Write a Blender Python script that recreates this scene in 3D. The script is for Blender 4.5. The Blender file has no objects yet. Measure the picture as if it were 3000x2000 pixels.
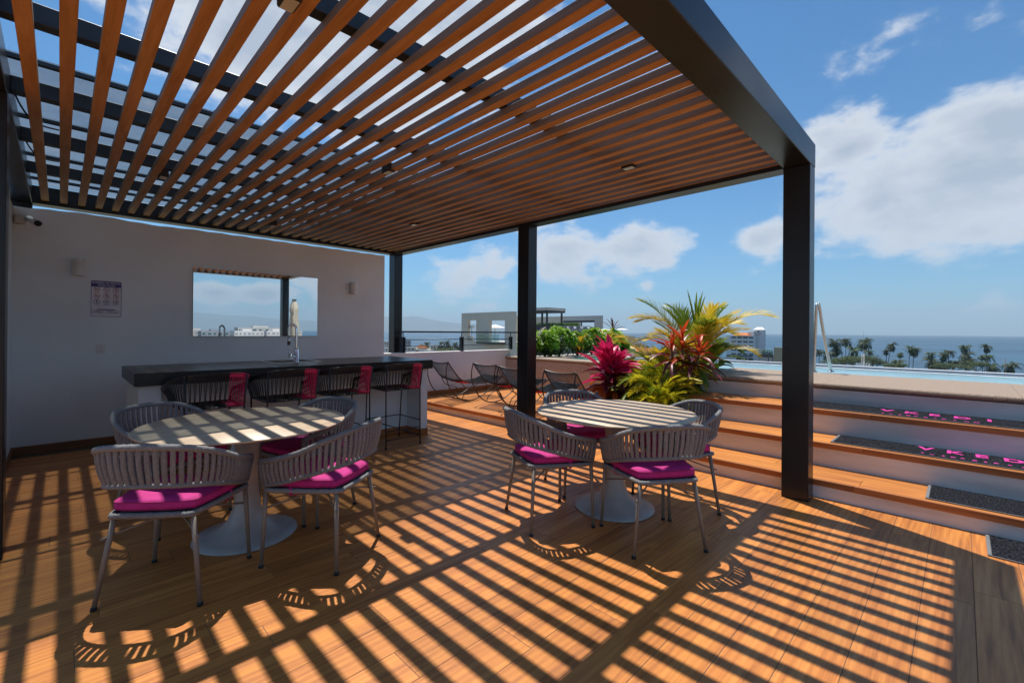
import bpy, math, random
from mathutils import Vector, Matrix, Euler, Quaternion, noise as mnoise
random.seed(7)
R = math.radians
sc = bpy.context.scene
col = sc.collection

# ------------------------------------------------------------------ camera
EYE = 1.35
FPX, CYO = 1320.28, -32.16            # focal length and principal point in pixels of a 3000 px wide picture
yaw, pitch, roll = .7843, .0023, .008
_fw = Vector((math.cos(yaw), math.sin(yaw), 0)); _rt = Vector((math.sin(yaw), -math.cos(yaw), 0)); _up = Vector((0, 0, 1))
CF = _fw * math.cos(pitch) + _up * math.sin(pitch); _u2 = _up * math.cos(pitch) - _fw * math.sin(pitch)
CR = _rt * math.cos(roll) + _u2 * math.sin(roll); CU = _u2 * math.cos(roll) - _rt * math.sin(roll)
CP = Vector((0, 0, EYE))
cam = bpy.data.cameras.new('camera'); camo = bpy.data.objects.new('camera', cam); col.objects.link(camo)
m = Matrix((CR, CU, -CF)).transposed().to_4x4(); m.translation = CP
camo.matrix_world = m
cam.sensor_width = 36; cam.lens = FPX / 3000 * 36; cam.shift_y = CYO / 3000
cam.clip_start = .05; cam.clip_end = 90000
sc.camera = camo

def ray(x, y): return CF + CR * ((x - 1500) / FPX) - CU * ((y - 1000 - CYO) / FPX)
def at(x, y, depth): return CP + ray(x, y) * depth            # a point of the place: picture direction and metres of depth
def on(x, y, ax, v):
    d = ray(x, y); return CP + d * ((v - CP[ax]) / d[ax])

# ------------------------------------------------------------------ sky, sun, exposure
SUN_TO = Vector((.154, .376, 1)).normalized()
SUN_EL = math.asin(SUN_TO.z); SUN_AZ = math.atan2(SUN_TO.x, SUN_TO.y)
sc.view_settings.view_transform = 'Standard'; sc.view_settings.look = 'None'
sc.view_settings.gamma = 1; sc.view_settings.use_curve_mapping = False
sc.view_settings.exposure = 0.68
SKY_STR, SUN_STR = .103, 3.9
sl = bpy.data.lights.new('sun', 'SUN'); sl.energy = SUN_STR; sl.angle = R(.53); sl.color = (1, .95, .87)
so = bpy.data.objects.new('sun', sl); col.objects.link(so)
so.rotation_euler = SUN_TO.to_track_quat('Z', 'Y').to_euler(); so.location = (3, 6, 30)

w = bpy.data.worlds.new('World'); sc.world = w; w.use_nodes = True
nt = w.node_tree; N = nt.nodes; L = nt.links; N.clear()
def nd(t, tree=None, **k):
    n = (tree or nt).nodes.new(t)
    for a, b in k.items(): setattr(n, a, b)
    return n
def mth(op, a, b=None, c=None, clamp=False):
    n = nd('ShaderNodeMath', operation=op, use_clamp=clamp)
    for i, v in enumerate((a, b, c)):
        if v is None: continue
        if isinstance(v, (int, float)): n.inputs[i].default_value = v
        else: L.new(v, n.inputs[i])
    return n.outputs[0]
tc = nd('ShaderNodeTexCoord'); sep = nd('ShaderNodeSeparateXYZ'); L.new(tc.outputs['Generated'], sep.inputs[0])
az = mth('ARCTAN2', sep.outputs[1], sep.outputs[0]); el = mth('ARCSINE', sep.outputs[2])
sky = nd('ShaderNodeTexSky', sky_type='NISHITA', sun_disc=False, sun_elevation=SUN_EL, sun_rotation=SUN_AZ, altitude=20, air_density=1.0, dust_density=.25, ozone_density=2.2)
comb = nd('ShaderNodeCombineXYZ'); L.new(az, comb.inputs[0]); L.new(el, comb.inputs[1])
def vm(op, a, b):
    n = nd('ShaderNodeVectorMath', operation=op)
    for i, v in enumerate((a, b)):
        if v is None: continue
        if isinstance(v, tuple): n.inputs[i].default_value = v
        else: L.new(v, n.inputs[i])
    return n
nz = nd('ShaderNodeTexNoise'); nz.inputs['Scale'].default_value = 4.2; nz.inputs['Detail'].default_value = 9; nz.inputs['Roughness'].default_value = .58; nz.inputs['Distortion'].default_value = .25
mp = nd('ShaderNodeMapping'); mp.inputs['Scale'].default_value = (1, 1, 1.9); L.new(tc.outputs['Generated'], mp.inputs[0]); L.new(mp.outputs[0], nz.inputs['Vector'])
nz2 = nd('ShaderNodeTexNoise'); nz2.inputs['Scale'].default_value = 12; nz2.inputs['Detail'].default_value = 8; nz2.inputs['Roughness'].default_value = .6; L.new(mp.outputs[0], nz2.inputs['Vector'])
def azel(x, y):
    d = ray(x, y).normalized(); return math.atan2(d.y, d.x), math.asin(d.z)
# cloud banks: picture-sized ellipses turned into sky directions (azimuth, elevation, half widths, weight)
CL = []
for x, y, wx, wy, k in ((2800, 530, 430, 190, 1.2), (2940, 380, 220, 150, 1.1), (2480, 430, 140, 90, .95), (2760, 745, 130, 55, .62), (2560, 640, 160, 90, .55), (2620, 90, 110, 70, .5), (2470, 815, 60, 18, .55),
                        (1620, 730, 200, 110, .82), (1450, 770, 160, 95, .72), (1560, 640, 200, 90, .75), (1880, 730, 170, 75, .95), (1900, 790, 60, 35, .5), (2230, 700, 110, 100, .85), (2100, 785, 60, 30, .5),
                        (1250, 700, 90, 60, .45), (1895, 835, 32, 20, .5),
                        (760, 110, 380, 240, 1.25), (1150, 90, 340, 240, 1.25), (1010, 270, 320, 190, 1.2), (560, 330, 250, 70, .5), (1420, 90, 280, 120, .8), (700, 400, 220, 60, .5), (1150, 420, 200, 80, .7), (150, 500, 300, 60, .35)):
    a, e = azel(x, y); s = max(.35, math.cos(e)) ; d = math.hypot(1, math.hypot((x - 1500) / FPX, (y - 968) / FPX))
    CL.append((a, e, wx / FPX / d / s, wy / FPX / d, k))
for a, e, wa, we, k in ((-78.5, 3.8, 3.0, 1.2, 1.25), (-73.5, 4.0, 3.6, 1.25, 1.25), (-67.3, 4.6, 2.4, 1.7, 1.05), (-70.5, 6.2, 3.5, .9, .8), (-58, 13, 16, 4.5, .8), (-72, 12, 10, 4, .75), (-40, 15, 12, 6, .6), (-30, 8, 14, 4, .6), (-95, 16, 18, 7, .7), (-62, 5.5, 20, 2, .55), (-140, 18, 25, 8, .7), (170, 22, 22, 9, .7), (-15, 28, 14, 7, .5), (130, 35, 20, 9, .6), (-90, 50, 30, 12, .6)):
    CL.append((R(a), R(e), R(wa), R(we), k))
acc = None
for a, e, wa, we, k in CL:
    v = vm('SUBTRACT', comb.outputs[0], (a, e, 0)); v = vm('MULTIPLY', v.outputs[0], (1 / wa, 1 / we, 0)); v = vm('LENGTH', v.outputs[0], None)
    f = mth('MULTIPLY', mth('SUBTRACT', 1.0, mth('MULTIPLY', v.outputs['Value'], .62)), k)
    acc = f if acc is None else mth('MAXIMUM', acc, f)
# a low hazy bank of cloud over the horizon
hb = mth('MULTIPLY', mth('SUBTRACT', 1.0, mth('ABSOLUTE', mth('MULTIPLY', mth('SUBTRACT', el, .045), 16))), .36)
acc = mth('MAXIMUM', acc, hb)
acc = mth('ADD', acc, mth('MULTIPLY', mth('SUBTRACT', nz.outputs['Fac'], .5), 1.75))
acc = mth('ADD', acc, mth('MULTIPLY', mth('SUBTRACT', nz2.outputs['Fac'], .5), 1.05))
mr = nd('ShaderNodeMapRange', interpolation_type='SMOOTHERSTEP'); L.new(acc, mr.inputs[0])
mr.inputs[1].default_value = .27; mr.inputs[2].default_value = .74; mr.inputs[4].default_value = .93
shade = nd('ShaderNodeMapRange'); L.new(acc, shade.inputs[0]); shade.inputs[1].default_value = .5; shade.inputs[2].default_value = 1.15; shade.inputs[3].default_value = 1; shade.inputs[4].default_value = 0
cc = nd('ShaderNodeMixRGB'); L.new(shade.outputs[0], cc.inputs[0]); cc.inputs[1].default_value = (3.0, 3.4, 4.0, 1); cc.inputs[2].default_value = (5.2, 5.35, 5.6, 1)
skt = nd('ShaderNodeMixRGB', blend_type='MULTIPLY'); skt.inputs[0].default_value = 1; L.new(sky.outputs[0], skt.inputs[1]); skt.inputs[2].default_value = (.30, .60, .77, 1)
mixc = nd('ShaderNodeMixRGB'); L.new(mr.outputs[0], mixc.inputs[0]); L.new(skt.outputs[0], mixc.inputs[1]); L.new(cc.outputs[0], mixc.inputs[2])
bg = nd('ShaderNodeBackground'); bg.inputs[1].default_value = SKY_STR; L.new(mixc.outputs[0], bg.inputs[0])
wo = nd('ShaderNodeOutputWorld'); L.new(bg.outputs[0], wo.inputs[0])
cy = sc.cycles
cy.use_denoising = True; cy.max_bounces = 8; cy.diffuse_bounces = 4; cy.glossy_bounces = 4; cy.transparent_max_bounces = 16; cy.transmission_bounces = 4
cy.caustics_reflective = False; cy.caustics_refractive = False; cy.sample_clamp_indirect = 8

# ------------------------------------------------------------------ materials
def new_mat(name):
    M = bpy.data.materials.new(name); M.use_nodes = True; t = M.node_tree
    b = t.nodes['Principled BSDF']; return M, t, b
def noisy(name, c1, c2, rough=.6, scale=8, stretch=(1, 1, 1), metal=0, bump=.0, bscale=60, spec=.5, detail=5, rvar=.0, objrand=0.0, lo=.35, hi=.65, sub=0.0, coat=0.0, trans=0.0):
    M, t, b = new_mat(name); n = t.nodes; l = t.links
    c = n.new('ShaderNodeTexCoord'); mp = n.new('ShaderNodeMapping'); mp.inputs['Scale'].default_value = stretch
    l.new(c.outputs['Object'], mp.inputs[0])
    oi = n.new('ShaderNodeObjectInfo')
    ad = n.new('ShaderNodeVectorMath'); ad.operation = 'ADD'; sc_ = n.new('ShaderNodeMath'); sc_.operation = 'MULTIPLY'; sc_.inputs[1].default_value = 37.0
    l.new(oi.outputs['Random'], sc_.inputs[0]); l.new(mp.outputs[0], ad.inputs[0]); l.new(sc_.outputs[0], ad.inputs[1])
    z = n.new('ShaderNodeTexNoise'); z.inputs['Scale'].default_value = scale; z.inputs['Detail'].default_value = detail; l.new(ad.outputs[0], z.inputs['Vector'])
    cr = n.new('ShaderNodeValToRGB'); cr.color_ramp.elements[0].position = lo; cr.color_ramp.elements[1].position = hi
    cr.color_ramp.elements[0].color = (*c1, 1); cr.color_ramp.elements[1].color = (*c2, 1); l.new(z.outputs['Fac'], cr.inputs[0])
    out = cr.outputs[0]
    if objrand:
        hs = n.new('ShaderNodeHueSaturation'); mr_ = n.new('ShaderNodeMapRange'); l.new(oi.outputs['Random'], mr_.inputs[0]); mr_.inputs[3].default_value = 1 - objrand; mr_.inputs[4].default_value = 1 + objrand
        l.new(out, hs.inputs['Color']); l.new(mr_.outputs[0], hs.inputs['Value']); out = hs.outputs[0]
    l.new(out, b.inputs['Base Color'])
    b.inputs['Roughness'].default_value = rough; b.inputs['Metallic'].default_value = metal
    b.inputs['Specular IOR Level'].default_value = spec
    if coat: b.inputs['Coat Weight'].default_value = coat
    if rvar:
        mr_ = n.new('ShaderNodeMapRange'); l.new(z.outputs['Fac'], mr_.inputs[0]); mr_.inputs[1].default_value = .3; mr_.inputs[2].default_value = .7; mr_.inputs[3].default_value = rough - rvar; mr_.inputs[4].default_value = rough + rvar
        l.new(mr_.outputs[0], b.inputs['Roughness'])
    if bump:
        z2 = n.new('ShaderNodeTexNoise'); z2.inputs['Scale'].default_value = bscale; z2.inputs['Detail'].default_value = 4; l.new(ad.outputs[0], z2.inputs['Vector'])
        bp = n.new('ShaderNodeBump'); bp.inputs['Strength'].default_value = bump; bp.inputs['Distance'].default_value = .01; l.new(z2.outputs['Fac'], bp.inputs['Height']); l.new(bp.outputs[0], b.inputs['Normal'])
    if trans:
        tr = n.new('ShaderNodeBsdfTranslucent'); mx = n.new('ShaderNodeMixShader'); mx.inputs[0].default_value = trans
        l.new(out, tr.inputs[0]); l.new(b.outputs[0], mx.inputs[1]); l.new(tr.outputs[0], mx.inputs[2])
        l.new(mx.outputs[0], n['Material Output'].inputs[0])
    return M
def wood(name, dark, mid, light, axis=0, rough=.42, rand=.12, knots=True, spec=.45, gs=1.0):
    """wood grain running along the object's own axis, different for every object"""
    M, t, b = new_mat(name); n = t.nodes; l = t.links
    c = n.new('ShaderNodeTexCoord'); oi = n.new('ShaderNodeObjectInfo')
    k = n.new('ShaderNodeMath'); k.operation = 'MULTIPLY'; k.inputs[1].default_value = 61; l.new(oi.outputs['Random'], k.inputs[0])
    ad = n.new('ShaderNodeVectorMath'); ad.operation = 'ADD'; l.new(c.outputs['Object'], ad.inputs[0]); l.new(k.outputs[0], ad.inputs[1])
    mp = n.new('ShaderNodeMapping'); s = [14 * gs] * 3; s[axis] = 1.1 * gs; mp.inputs['Scale'].default_value = s; l.new(ad.outputs[0], mp.inputs[0])
    z = n.new('ShaderNodeTexNoise'); z.inputs['Scale'].default_value = 1.0; z.inputs['Detail'].default_value = 7; z.inputs['Roughness'].default_value = .62; z.inputs['Distortion'].default_value = .6; l.new(mp.outputs[0], z.inputs['Vector'])
    mp2 = n.new('ShaderNodeMapping'); s = [110 * gs] * 3; s[axis] = 3 * gs; mp2.inputs['Scale'].default_value = s; l.new(ad.outputs[0], mp2.inputs[0])
    z2 = n.new('ShaderNodeTexNoise'); z2.inputs['Scale'].default_value = 1.0; z2.inputs['Detail'].default_value = 3; l.new(mp2.outputs[0], z2.inputs['Vector'])
    mp3 = n.new('ShaderNodeMapping'); s = [6.0] * 3; s[axis] = 1.3; mp3.inputs['Scale'].default_value = s; l.new(ad.outputs[0], mp3.inputs[0])
    wv = n.new('ShaderNodeTexWave'); wv.wave_type = 'RINGS'; wv.rings_direction = 'SPHERICAL'; wv.inputs['Scale'].default_value = 2.2; wv.inputs['Distortion'].default_value = 3.5; wv.inputs['Detail'].default_value = 2; wv.inputs['Detail Scale'].default_value = 1.2; l.new(mp3.outputs[0], wv.inputs['Vector'])
    a = n.new('ShaderNodeMath'); a.operation = 'MULTIPLY_ADD'; l.new(z2.outputs['Fac'], a.inputs[0]); a.inputs[1].default_value = .35; l.new(z.outputs['Fac'], a.inputs[2])
    a2 = n.new('ShaderNodeMath'); a2.operation = 'MULTIPLY_ADD'; l.new(wv.outputs['Fac'], a2.inputs[0]); a2.inputs[1].default_value = .10 if knots else .03; l.new(a.outputs[0], a2.inputs[2])
    cr = n.new('ShaderNodeValToRGB'); e = cr.color_ramp.elements; e[0].position = .48; e[0].color = (*dark, 1); e[1].position = .88; e[1].color = (*light, 1)
    m_ = e.new(.68); m_.color = (*mid, 1); l.new(a2.outputs[0], cr.inputs[0])
    hs = n.new('ShaderNodeHueSaturation'); mr_ = n.new('ShaderNodeMapRange'); l.new(oi.outputs['Random'], mr_.inputs[0]); mr_.inputs[3].default_value = 1 - rand; mr_.inputs[4].default_value = 1 + rand
    l.new(cr.outputs[0], hs.inputs['Color']); l.new(mr_.outputs[0], hs.inputs['Value']); l.new(hs.outputs[0], b.inputs['Base Color'])
    b.inputs['Specular IOR Level'].default_value = spec
    rr = n.new('ShaderNodeMapRange'); l.new(a.outputs[0], rr.inputs[0]); rr.inputs[1].default_value = .4; rr.inputs[2].default_value = .9; rr.inputs[3].default_value = rough + .1; rr.inputs[4].default_value = rough - .06; l.new(rr.outputs[0], b.inputs['Roughness'])
    bp = n.new('ShaderNodeBump'); bp.inputs['Strength'].default_value = .25; bp.inputs['Distance'].default_value = .002; l.new(a.outputs[0], bp.inputs['Height']); l.new(bp.outputs[0], b.inputs['Normal'])
    return M
def flat(name, c, rough=.6, **k): return noisy(name, tuple(x * .9 for x in c), tuple(min(1, x * 1.08) for x in c), rough, **k)

M = {}
M['floor'] = wood('floor_wood_tile', (.30, .100, .023), (.48, .168, .037), (.62, .246, .058), rand=.13)
M['deck'] = wood('deck_wood_tile', (.30, .101, .023), (.48, .170, .037), (.61, .248, .058))
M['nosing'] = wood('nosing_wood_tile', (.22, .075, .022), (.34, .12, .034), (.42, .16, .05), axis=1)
M['deck_y'] = wood('tread_wood_tile', (.30, .101, .023), (.48, .170, .037), (.61, .248, .058), axis=1)
M['base_wood'] = wood('baseboard_wood_tile', (.13, .05, .018), (.20, .08, .028), (.27, .11, .04))
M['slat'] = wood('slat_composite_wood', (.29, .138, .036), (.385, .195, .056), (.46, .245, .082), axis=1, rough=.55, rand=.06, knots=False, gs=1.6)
M['slat_side'] = wood('slat_skylit_side', (.15, .105, .068), (.205, .148, .098), (.26, .19, .13), axis=1, rough=.6, rand=.06, knots=False, gs=1.6)  # greyer brown: sky light from the gaps is painted into the slat sides
M['grout'] = flat('grout', (.10, .075, .055), .8)
M['steel'] = noisy('dark_painted_steel', (.0085, .010, .012), (.0115, .0135, .016), .30, 3, bump=.02, bscale=60, rvar=.03, spec=.4)
M['steel_side'] = noisy('lighter_grey_steel', (.055, .06, .065), (.09, .095, .10), .38, 5, stretch=(14, 14, 1.2), bump=.05, rvar=.06)  # lighter streaky grey, used only on the near beam's outer face
M['purlin'] = noisy('blue_black_painted_steel', (.010, .018, .028), (.018, .030, .045), .42, 9, bump=.05)
M['white_wall'] = noisy('white_painted_plaster', (.66, .715, .74), (.74, .79, .815), .8, 1.3, bump=.12, bscale=45, detail=8)
M['riser'] = noisy('white_painted_riser', (.58, .555, .52), (.76, .745, .72), .75, 2.6, stretch=(1, .5, 3), bump=.08, bscale=40)
M['white_cap'] = flat('white_cap_paint', (.82, .81, .79), .6)
M['black_top'] = noisy('polished_black_stone', (.008, .009, .010), (.014, .015, .017), .32, 30, spec=.35)
M['table_top'] = noisy('travertine_ceramic_top', (.40, .295, .195), (.66, .50, .345), .45, 3.0, stretch=(1.2, 16, 16), detail=9, bump=.05, bscale=60, lo=.3, hi=.7)
M['pedestal'] = flat('matt_white_grey_lacquer', (.42, .42, .40), .36)
M['rope'] = noisy('grey_woven_rope', (.165, .17, .172), (.285, .288, .288), .9, 160, bump=.8, bscale=220, objrand=.1)
M['chair_leg'] = flat('taupe_powder_coat', (.225, .19, .15), .42)
M['foot'] = flat('black_rubber', (.015, .015, .015), .7)
M['cushion'] = noisy('magenta_canvas', (.42, .011, .165), (.52, .020, .22), .82, 12, bump=.55, bscale=16)
M['piping'] = flat('magenta_piping', (.34, .01, .12), .8)
M['cord_black'] = flat('black_pvc_cord', (.012, .012, .013), .42)
M['cord_pink'] = flat('pink_pvc_cord', (.72, .018, .105), .45)
M['frame_black'] = flat('black_rod_steel', (.018, .018, .019), .38)
M['chrome'] = noisy('chrome', (.7, .7, .72), (.78, .78, .8), .1, 5, metal=1)
M['brushed'] = noisy('brushed_steel', (.5, .5, .5), (.62, .62, .62), .3, 40, metal=1)
M['mirror'] = noisy('mirror_silver', (.80, .84, .85), (.81, .85, .86), .004, 3, metal=1)
M['granite'] = noisy('speckled_pink_granite', (.33, .285, .25), (.58, .52, .46), .7, 95, bump=.25, bscale=120, detail=3, objrand=.12)
M['coping'] = noisy('exposed_aggregate_coping', (.17, .115, .075), (.44, .33, .24), .62, 120, bump=.5, bscale=160, detail=4)
M['mat'] = noisy('charcoal_loop_mat', (.005, .0055, .008), (.044, .048, .058), .95, 90, spec=.1, bump=1.0, bscale=260, detail=3, lo=.42, hi=.66)
M['mat_edge'] = flat('grey_rubber_edge', (.16, .16, .165), .7)
M['pink_print'] = noisy('pink_mat_print', (.10, .02, .05), (.66, .06, .34), .95, 55, lo=.36, hi=.46, spec=.1)
M['plastic_white'] = flat('white_plastic', (.62, .62, .60), .45)
M['sconce'] = flat('sconce_white_metal', (.62, .62, .60), .5)
M['soil'] = noisy('planter_soil', (.03, .02, .013), (.09, .06, .04), .95, 40, bump=1, bscale=60)
M['sign_white'] = flat('sign_white', (.66, .64, .70), .4)
M['sign_blue'] = flat('sign_navy', (.03, .025, .20), .4)
M['sign_red'] = flat('sign_red', (.32, .035, .055), .4)
M['sign_black'] = flat('sign_black', (.02, .02, .035), .4)
M['canvas'] = noisy('beige_umbrella_canvas', (.50, .43, .33), (.62, .55, .44), .85, 12, bump=.2)
M['white_canvas'] = flat('white_umbrella_canvas', (.85, .85, .84), .8)
M['lens'] = flat('lamp_lens', (.45, .5, .5), .15)
M['cream'] = noisy('cream_render', (.53, .49, .43), (.60, .56, .50), .85, .3, bump=.05, bscale=3)
M['cream2'] = noisy('warm_cream_render', (.60, .53, .42), (.66, .59, .47), .85, .3)
M['hotel_white'] = noisy('hotel_white_render', (.62, .59, .585), (.70, .67, .66), .85, .05)
M['teal_glass'] = flat('teal_window_glass', (.03, .10, .11), .12)
M['dark_glass'] = flat('dark_window_glass', (.02, .03, .035), .15)
M['terracotta'] = noisy('terracotta_roof_tile', (.42, .12, .035), (.60, .21, .07), .8, .9, stretch=(1, 1, 1))
M['grey_render'] = noisy('grey_render', (.26, .28, .32), (.32, .34, .38), .85, .2)
M['olive_render'] = noisy('olive_render', (.25, .24, .17), (.31, .30, .22), .85, .2)
M['pale_render'] = noisy('pale_town_render', (.44, .42, .40), (.6, .58, .55), .85, .05, objrand=.15)
M['dark_grey'] = flat('dark_grey_cladding', (.045, .05, .055), .6)
M['mast'] = flat('white_mast_paint', (.75, .73, .71), .6)
M['mountain'] = noisy('forested_mountain', (.035, .06, .04), (.07, .10, .06), .95, .0008)
M['land'] = noisy('coastal_ground', (.10, .11, .07), (.26, .23, .18), .95, .02)
M['trunk'] = noisy('palm_trunk', (.12, .10, .08), (.22, .19, .155), .9, 5)
M['far_palm'] = noisy('coconut_fronds', (.016, .040, .014), (.07, .105, .03), .6, .6, objrand=.35, trans=.15)
M['far_tree'] = noisy('acacia_foliage', (.05, .085, .03), (.12, .15, .055), .8, .35, trans=.15)
M['cord_leaf'] = noisy('cordyline_magenta_leaf', (.42, .008, .065), (.76, .03, .17), .33, 7, stretch=(.6, 8, 4), objrand=.25, trans=.3)
M['cord_dark'] = noisy('cordyline_burgundy_leaf', (.055, .012, .022), (.17, .02, .04), .33, 6, stretch=(.6, 6, 4), objrand=.3, trans=.2)
M['cord_orange'] = noisy('cordyline_orange_leaf', (.34, .07, .012), (.58, .17, .02), .38, 6, stretch=(.6, 6, 4), objrand=.3, trans=.3)
M['red_leaf'] = noisy('cordyline_red_leaf', (.42, .04, .015), (.64, .10, .02), .38, 7, stretch=(.6, 6, 4), objrand=.25, trans=.3)
M['purple_leaf'] = noisy('cordyline_purple_leaf', (.10, .018, .025), (.24, .05, .055), .38, 7, stretch=(.6, 6, 4), objrand=.3, trans=.2)
M['areca'] = noisy('golden_palm_leaflet', (.46, .36, .02), (.78, .60, .05), .45, 5, objrand=.25, trans=.35)
M['areca_green'] = noisy('green_palm_leaflet', (.12, .22, .02), (.33, .42, .035), .45, 5, objrand=.25, trans=.35)
M['lime'] = noisy('lime_yellow_foliage', (.34, .36, .014), (.66, .56, .025), .5, 6, objrand=.35, trans=.4)
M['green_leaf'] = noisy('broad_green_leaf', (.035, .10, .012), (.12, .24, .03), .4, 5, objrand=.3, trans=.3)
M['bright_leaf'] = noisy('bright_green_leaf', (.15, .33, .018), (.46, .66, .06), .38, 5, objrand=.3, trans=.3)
M['yellow_leaf'] = noisy('croton_yellow_leaf', (.55, .30, .015), (.75, .50, .04), .4, 5, trans=.3)
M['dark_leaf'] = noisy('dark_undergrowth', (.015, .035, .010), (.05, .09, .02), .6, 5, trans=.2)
M['stem'] = flat('plant_stem', (.16, .12, .06), .7)
M['pool_tile'] = noisy('pale_blue_pool_tile', (.16, .42, .46), (.22, .52, .56), .3, 3)
M['pool_white'] = flat('white_pool_edge', (.80, .80, .79), .4)
def glass_mat(name, tint, gloss=.12, rough=.02):
    Mx, t, b = new_mat(name); n = t.nodes; l = t.links; n.remove(b)
    tr = n.new('ShaderNodeBsdfTransparent'); tr.inputs[0].default_value = (*tint, 1); g = n.new('ShaderNodeBsdfGlossy'); g.inputs['Roughness'].default_value = rough
    z = n.new('ShaderNodeTexNoise'); z.inputs['Scale'].default_value = 2; mr_ = n.new('ShaderNodeMapRange'); mr_.inputs[3].default_value = gloss * .7; mr_.inputs[4].default_value = gloss * 1.3
    tcx = n.new('ShaderNodeTexCoord'); l.new(tcx.outputs['Object'], z.inputs['Vector']); l.new(z.outputs['Fac'], mr_.inputs[0])
    mx = n.new('ShaderNodeMixShader'); l.new(mr_.outputs[0], mx.inputs[0]); l.new(tr.outputs[0], mx.inputs[1]); l.new(g.outputs[0], mx.inputs[2]); l.new(mx.outputs[0], n['Material Output'].inputs[0])
    return Mx
def dusty(Mx, f):
    t = Mx.node_tree; n = t.nodes; l = t.links; o = n['Material Output']; src = o.inputs[0].links[0].from_socket
    tl = n.new('ShaderNodeBsdfTranslucent'); tl.inputs[0].default_value = (.75, .8, .85, 1); z = n.new('ShaderNodeTexNoise'); z.inputs['Scale'].default_value = 3; z.inputs['Detail'].default_value = 6
    c = n.new('ShaderNodeTexCoord'); l.new(c.outputs['Object'], z.inputs['Vector']); m_ = n.new('ShaderNodeMapRange'); l.new(z.outputs['Fac'], m_.inputs[0]); m_.inputs[3].default_value = f * .5; m_.inputs[4].default_value = f * 1.5
    x = n.new('ShaderNodeMixShader'); l.new(m_.outputs[0], x.inputs[0]); l.new(src, x.inputs[1]); l.new(tl.outputs[0], x.inputs[2]); l.new(x.outputs[0], o.inputs[0]); return Mx
M['roof_glass'] = glass_mat('tinted_roof_glass', (.52, .56, .58), .05)
dusty(M['roof_glass'], .09)
M['clear_glass'] = glass_mat('clear_glass', (.72, .86, .84), .12)
def water_mat(name, c, rough, scale, strength, stretch=(1, 1, 1), dist=.02, spec=.5):
    Mx, t, b = new_mat(name); n = t.nodes; l = t.links
    b.inputs['Base Color'].default_value = (*c, 1); b.inputs['Roughness'].default_value = rough; b.inputs['Specular IOR Level'].default_value = spec
    tcx = n.new('ShaderNodeTexCoord'); mp = n.new('ShaderNodeMapping'); mp.inputs['Scale'].default_value = stretch; l.new(tcx.outputs['Object'], mp.inputs[0])
    z = n.new('ShaderNodeTexNoise'); z.inputs['Scale'].default_value = scale; z.inputs['Detail'].default_value = 5; l.new(mp.outputs[0], z.inputs['Vector'])
    bp = n.new('ShaderNodeBump'); bp.inputs['Strength'].default_value = strength; bp.inputs['Distance'].default_value = dist; l.new(z.outputs['Fac'], bp.inputs['Height']); l.new(bp.outputs[0], b.inputs['Normal'])
    z2 = n.new('ShaderNodeTexNoise'); z2.inputs['Scale'].default_value = scale * .13; z2.inputs['Detail'].default_value = 3; l.new(mp.outputs[0], z2.inputs['Vector'])
    cr = n.new('ShaderNodeValToRGB'); cr.color_ramp.elements[0].position = .4; cr.color_ramp.elements[1].position = .62
    cr.color_ramp.elements[0].color = (*[x * .8 for x in c], 1); cr.color_ramp.elements[1].color = (*[x * 1.2 for x in c], 1); l.new(z2.outputs['Fac'], cr.inputs[0]); l.new(cr.outputs[0], b.inputs['Base Color'])
    return Mx
M['sea'] = water_mat('sea_water', (.030, .085, .14), .5, .035, .8, (1, 1, 1), 1.5, .3)
M['pool_water'] = water_mat('pool_water', (.27, .43, .45), .08, 3.5, .5, (1, 1, 1), .02, .4)
M['spa_water'] = water_mat('spa_water', (.06, .30, .27), .08, 5, .6, (1, 1, 1), .02, .4)

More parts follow.
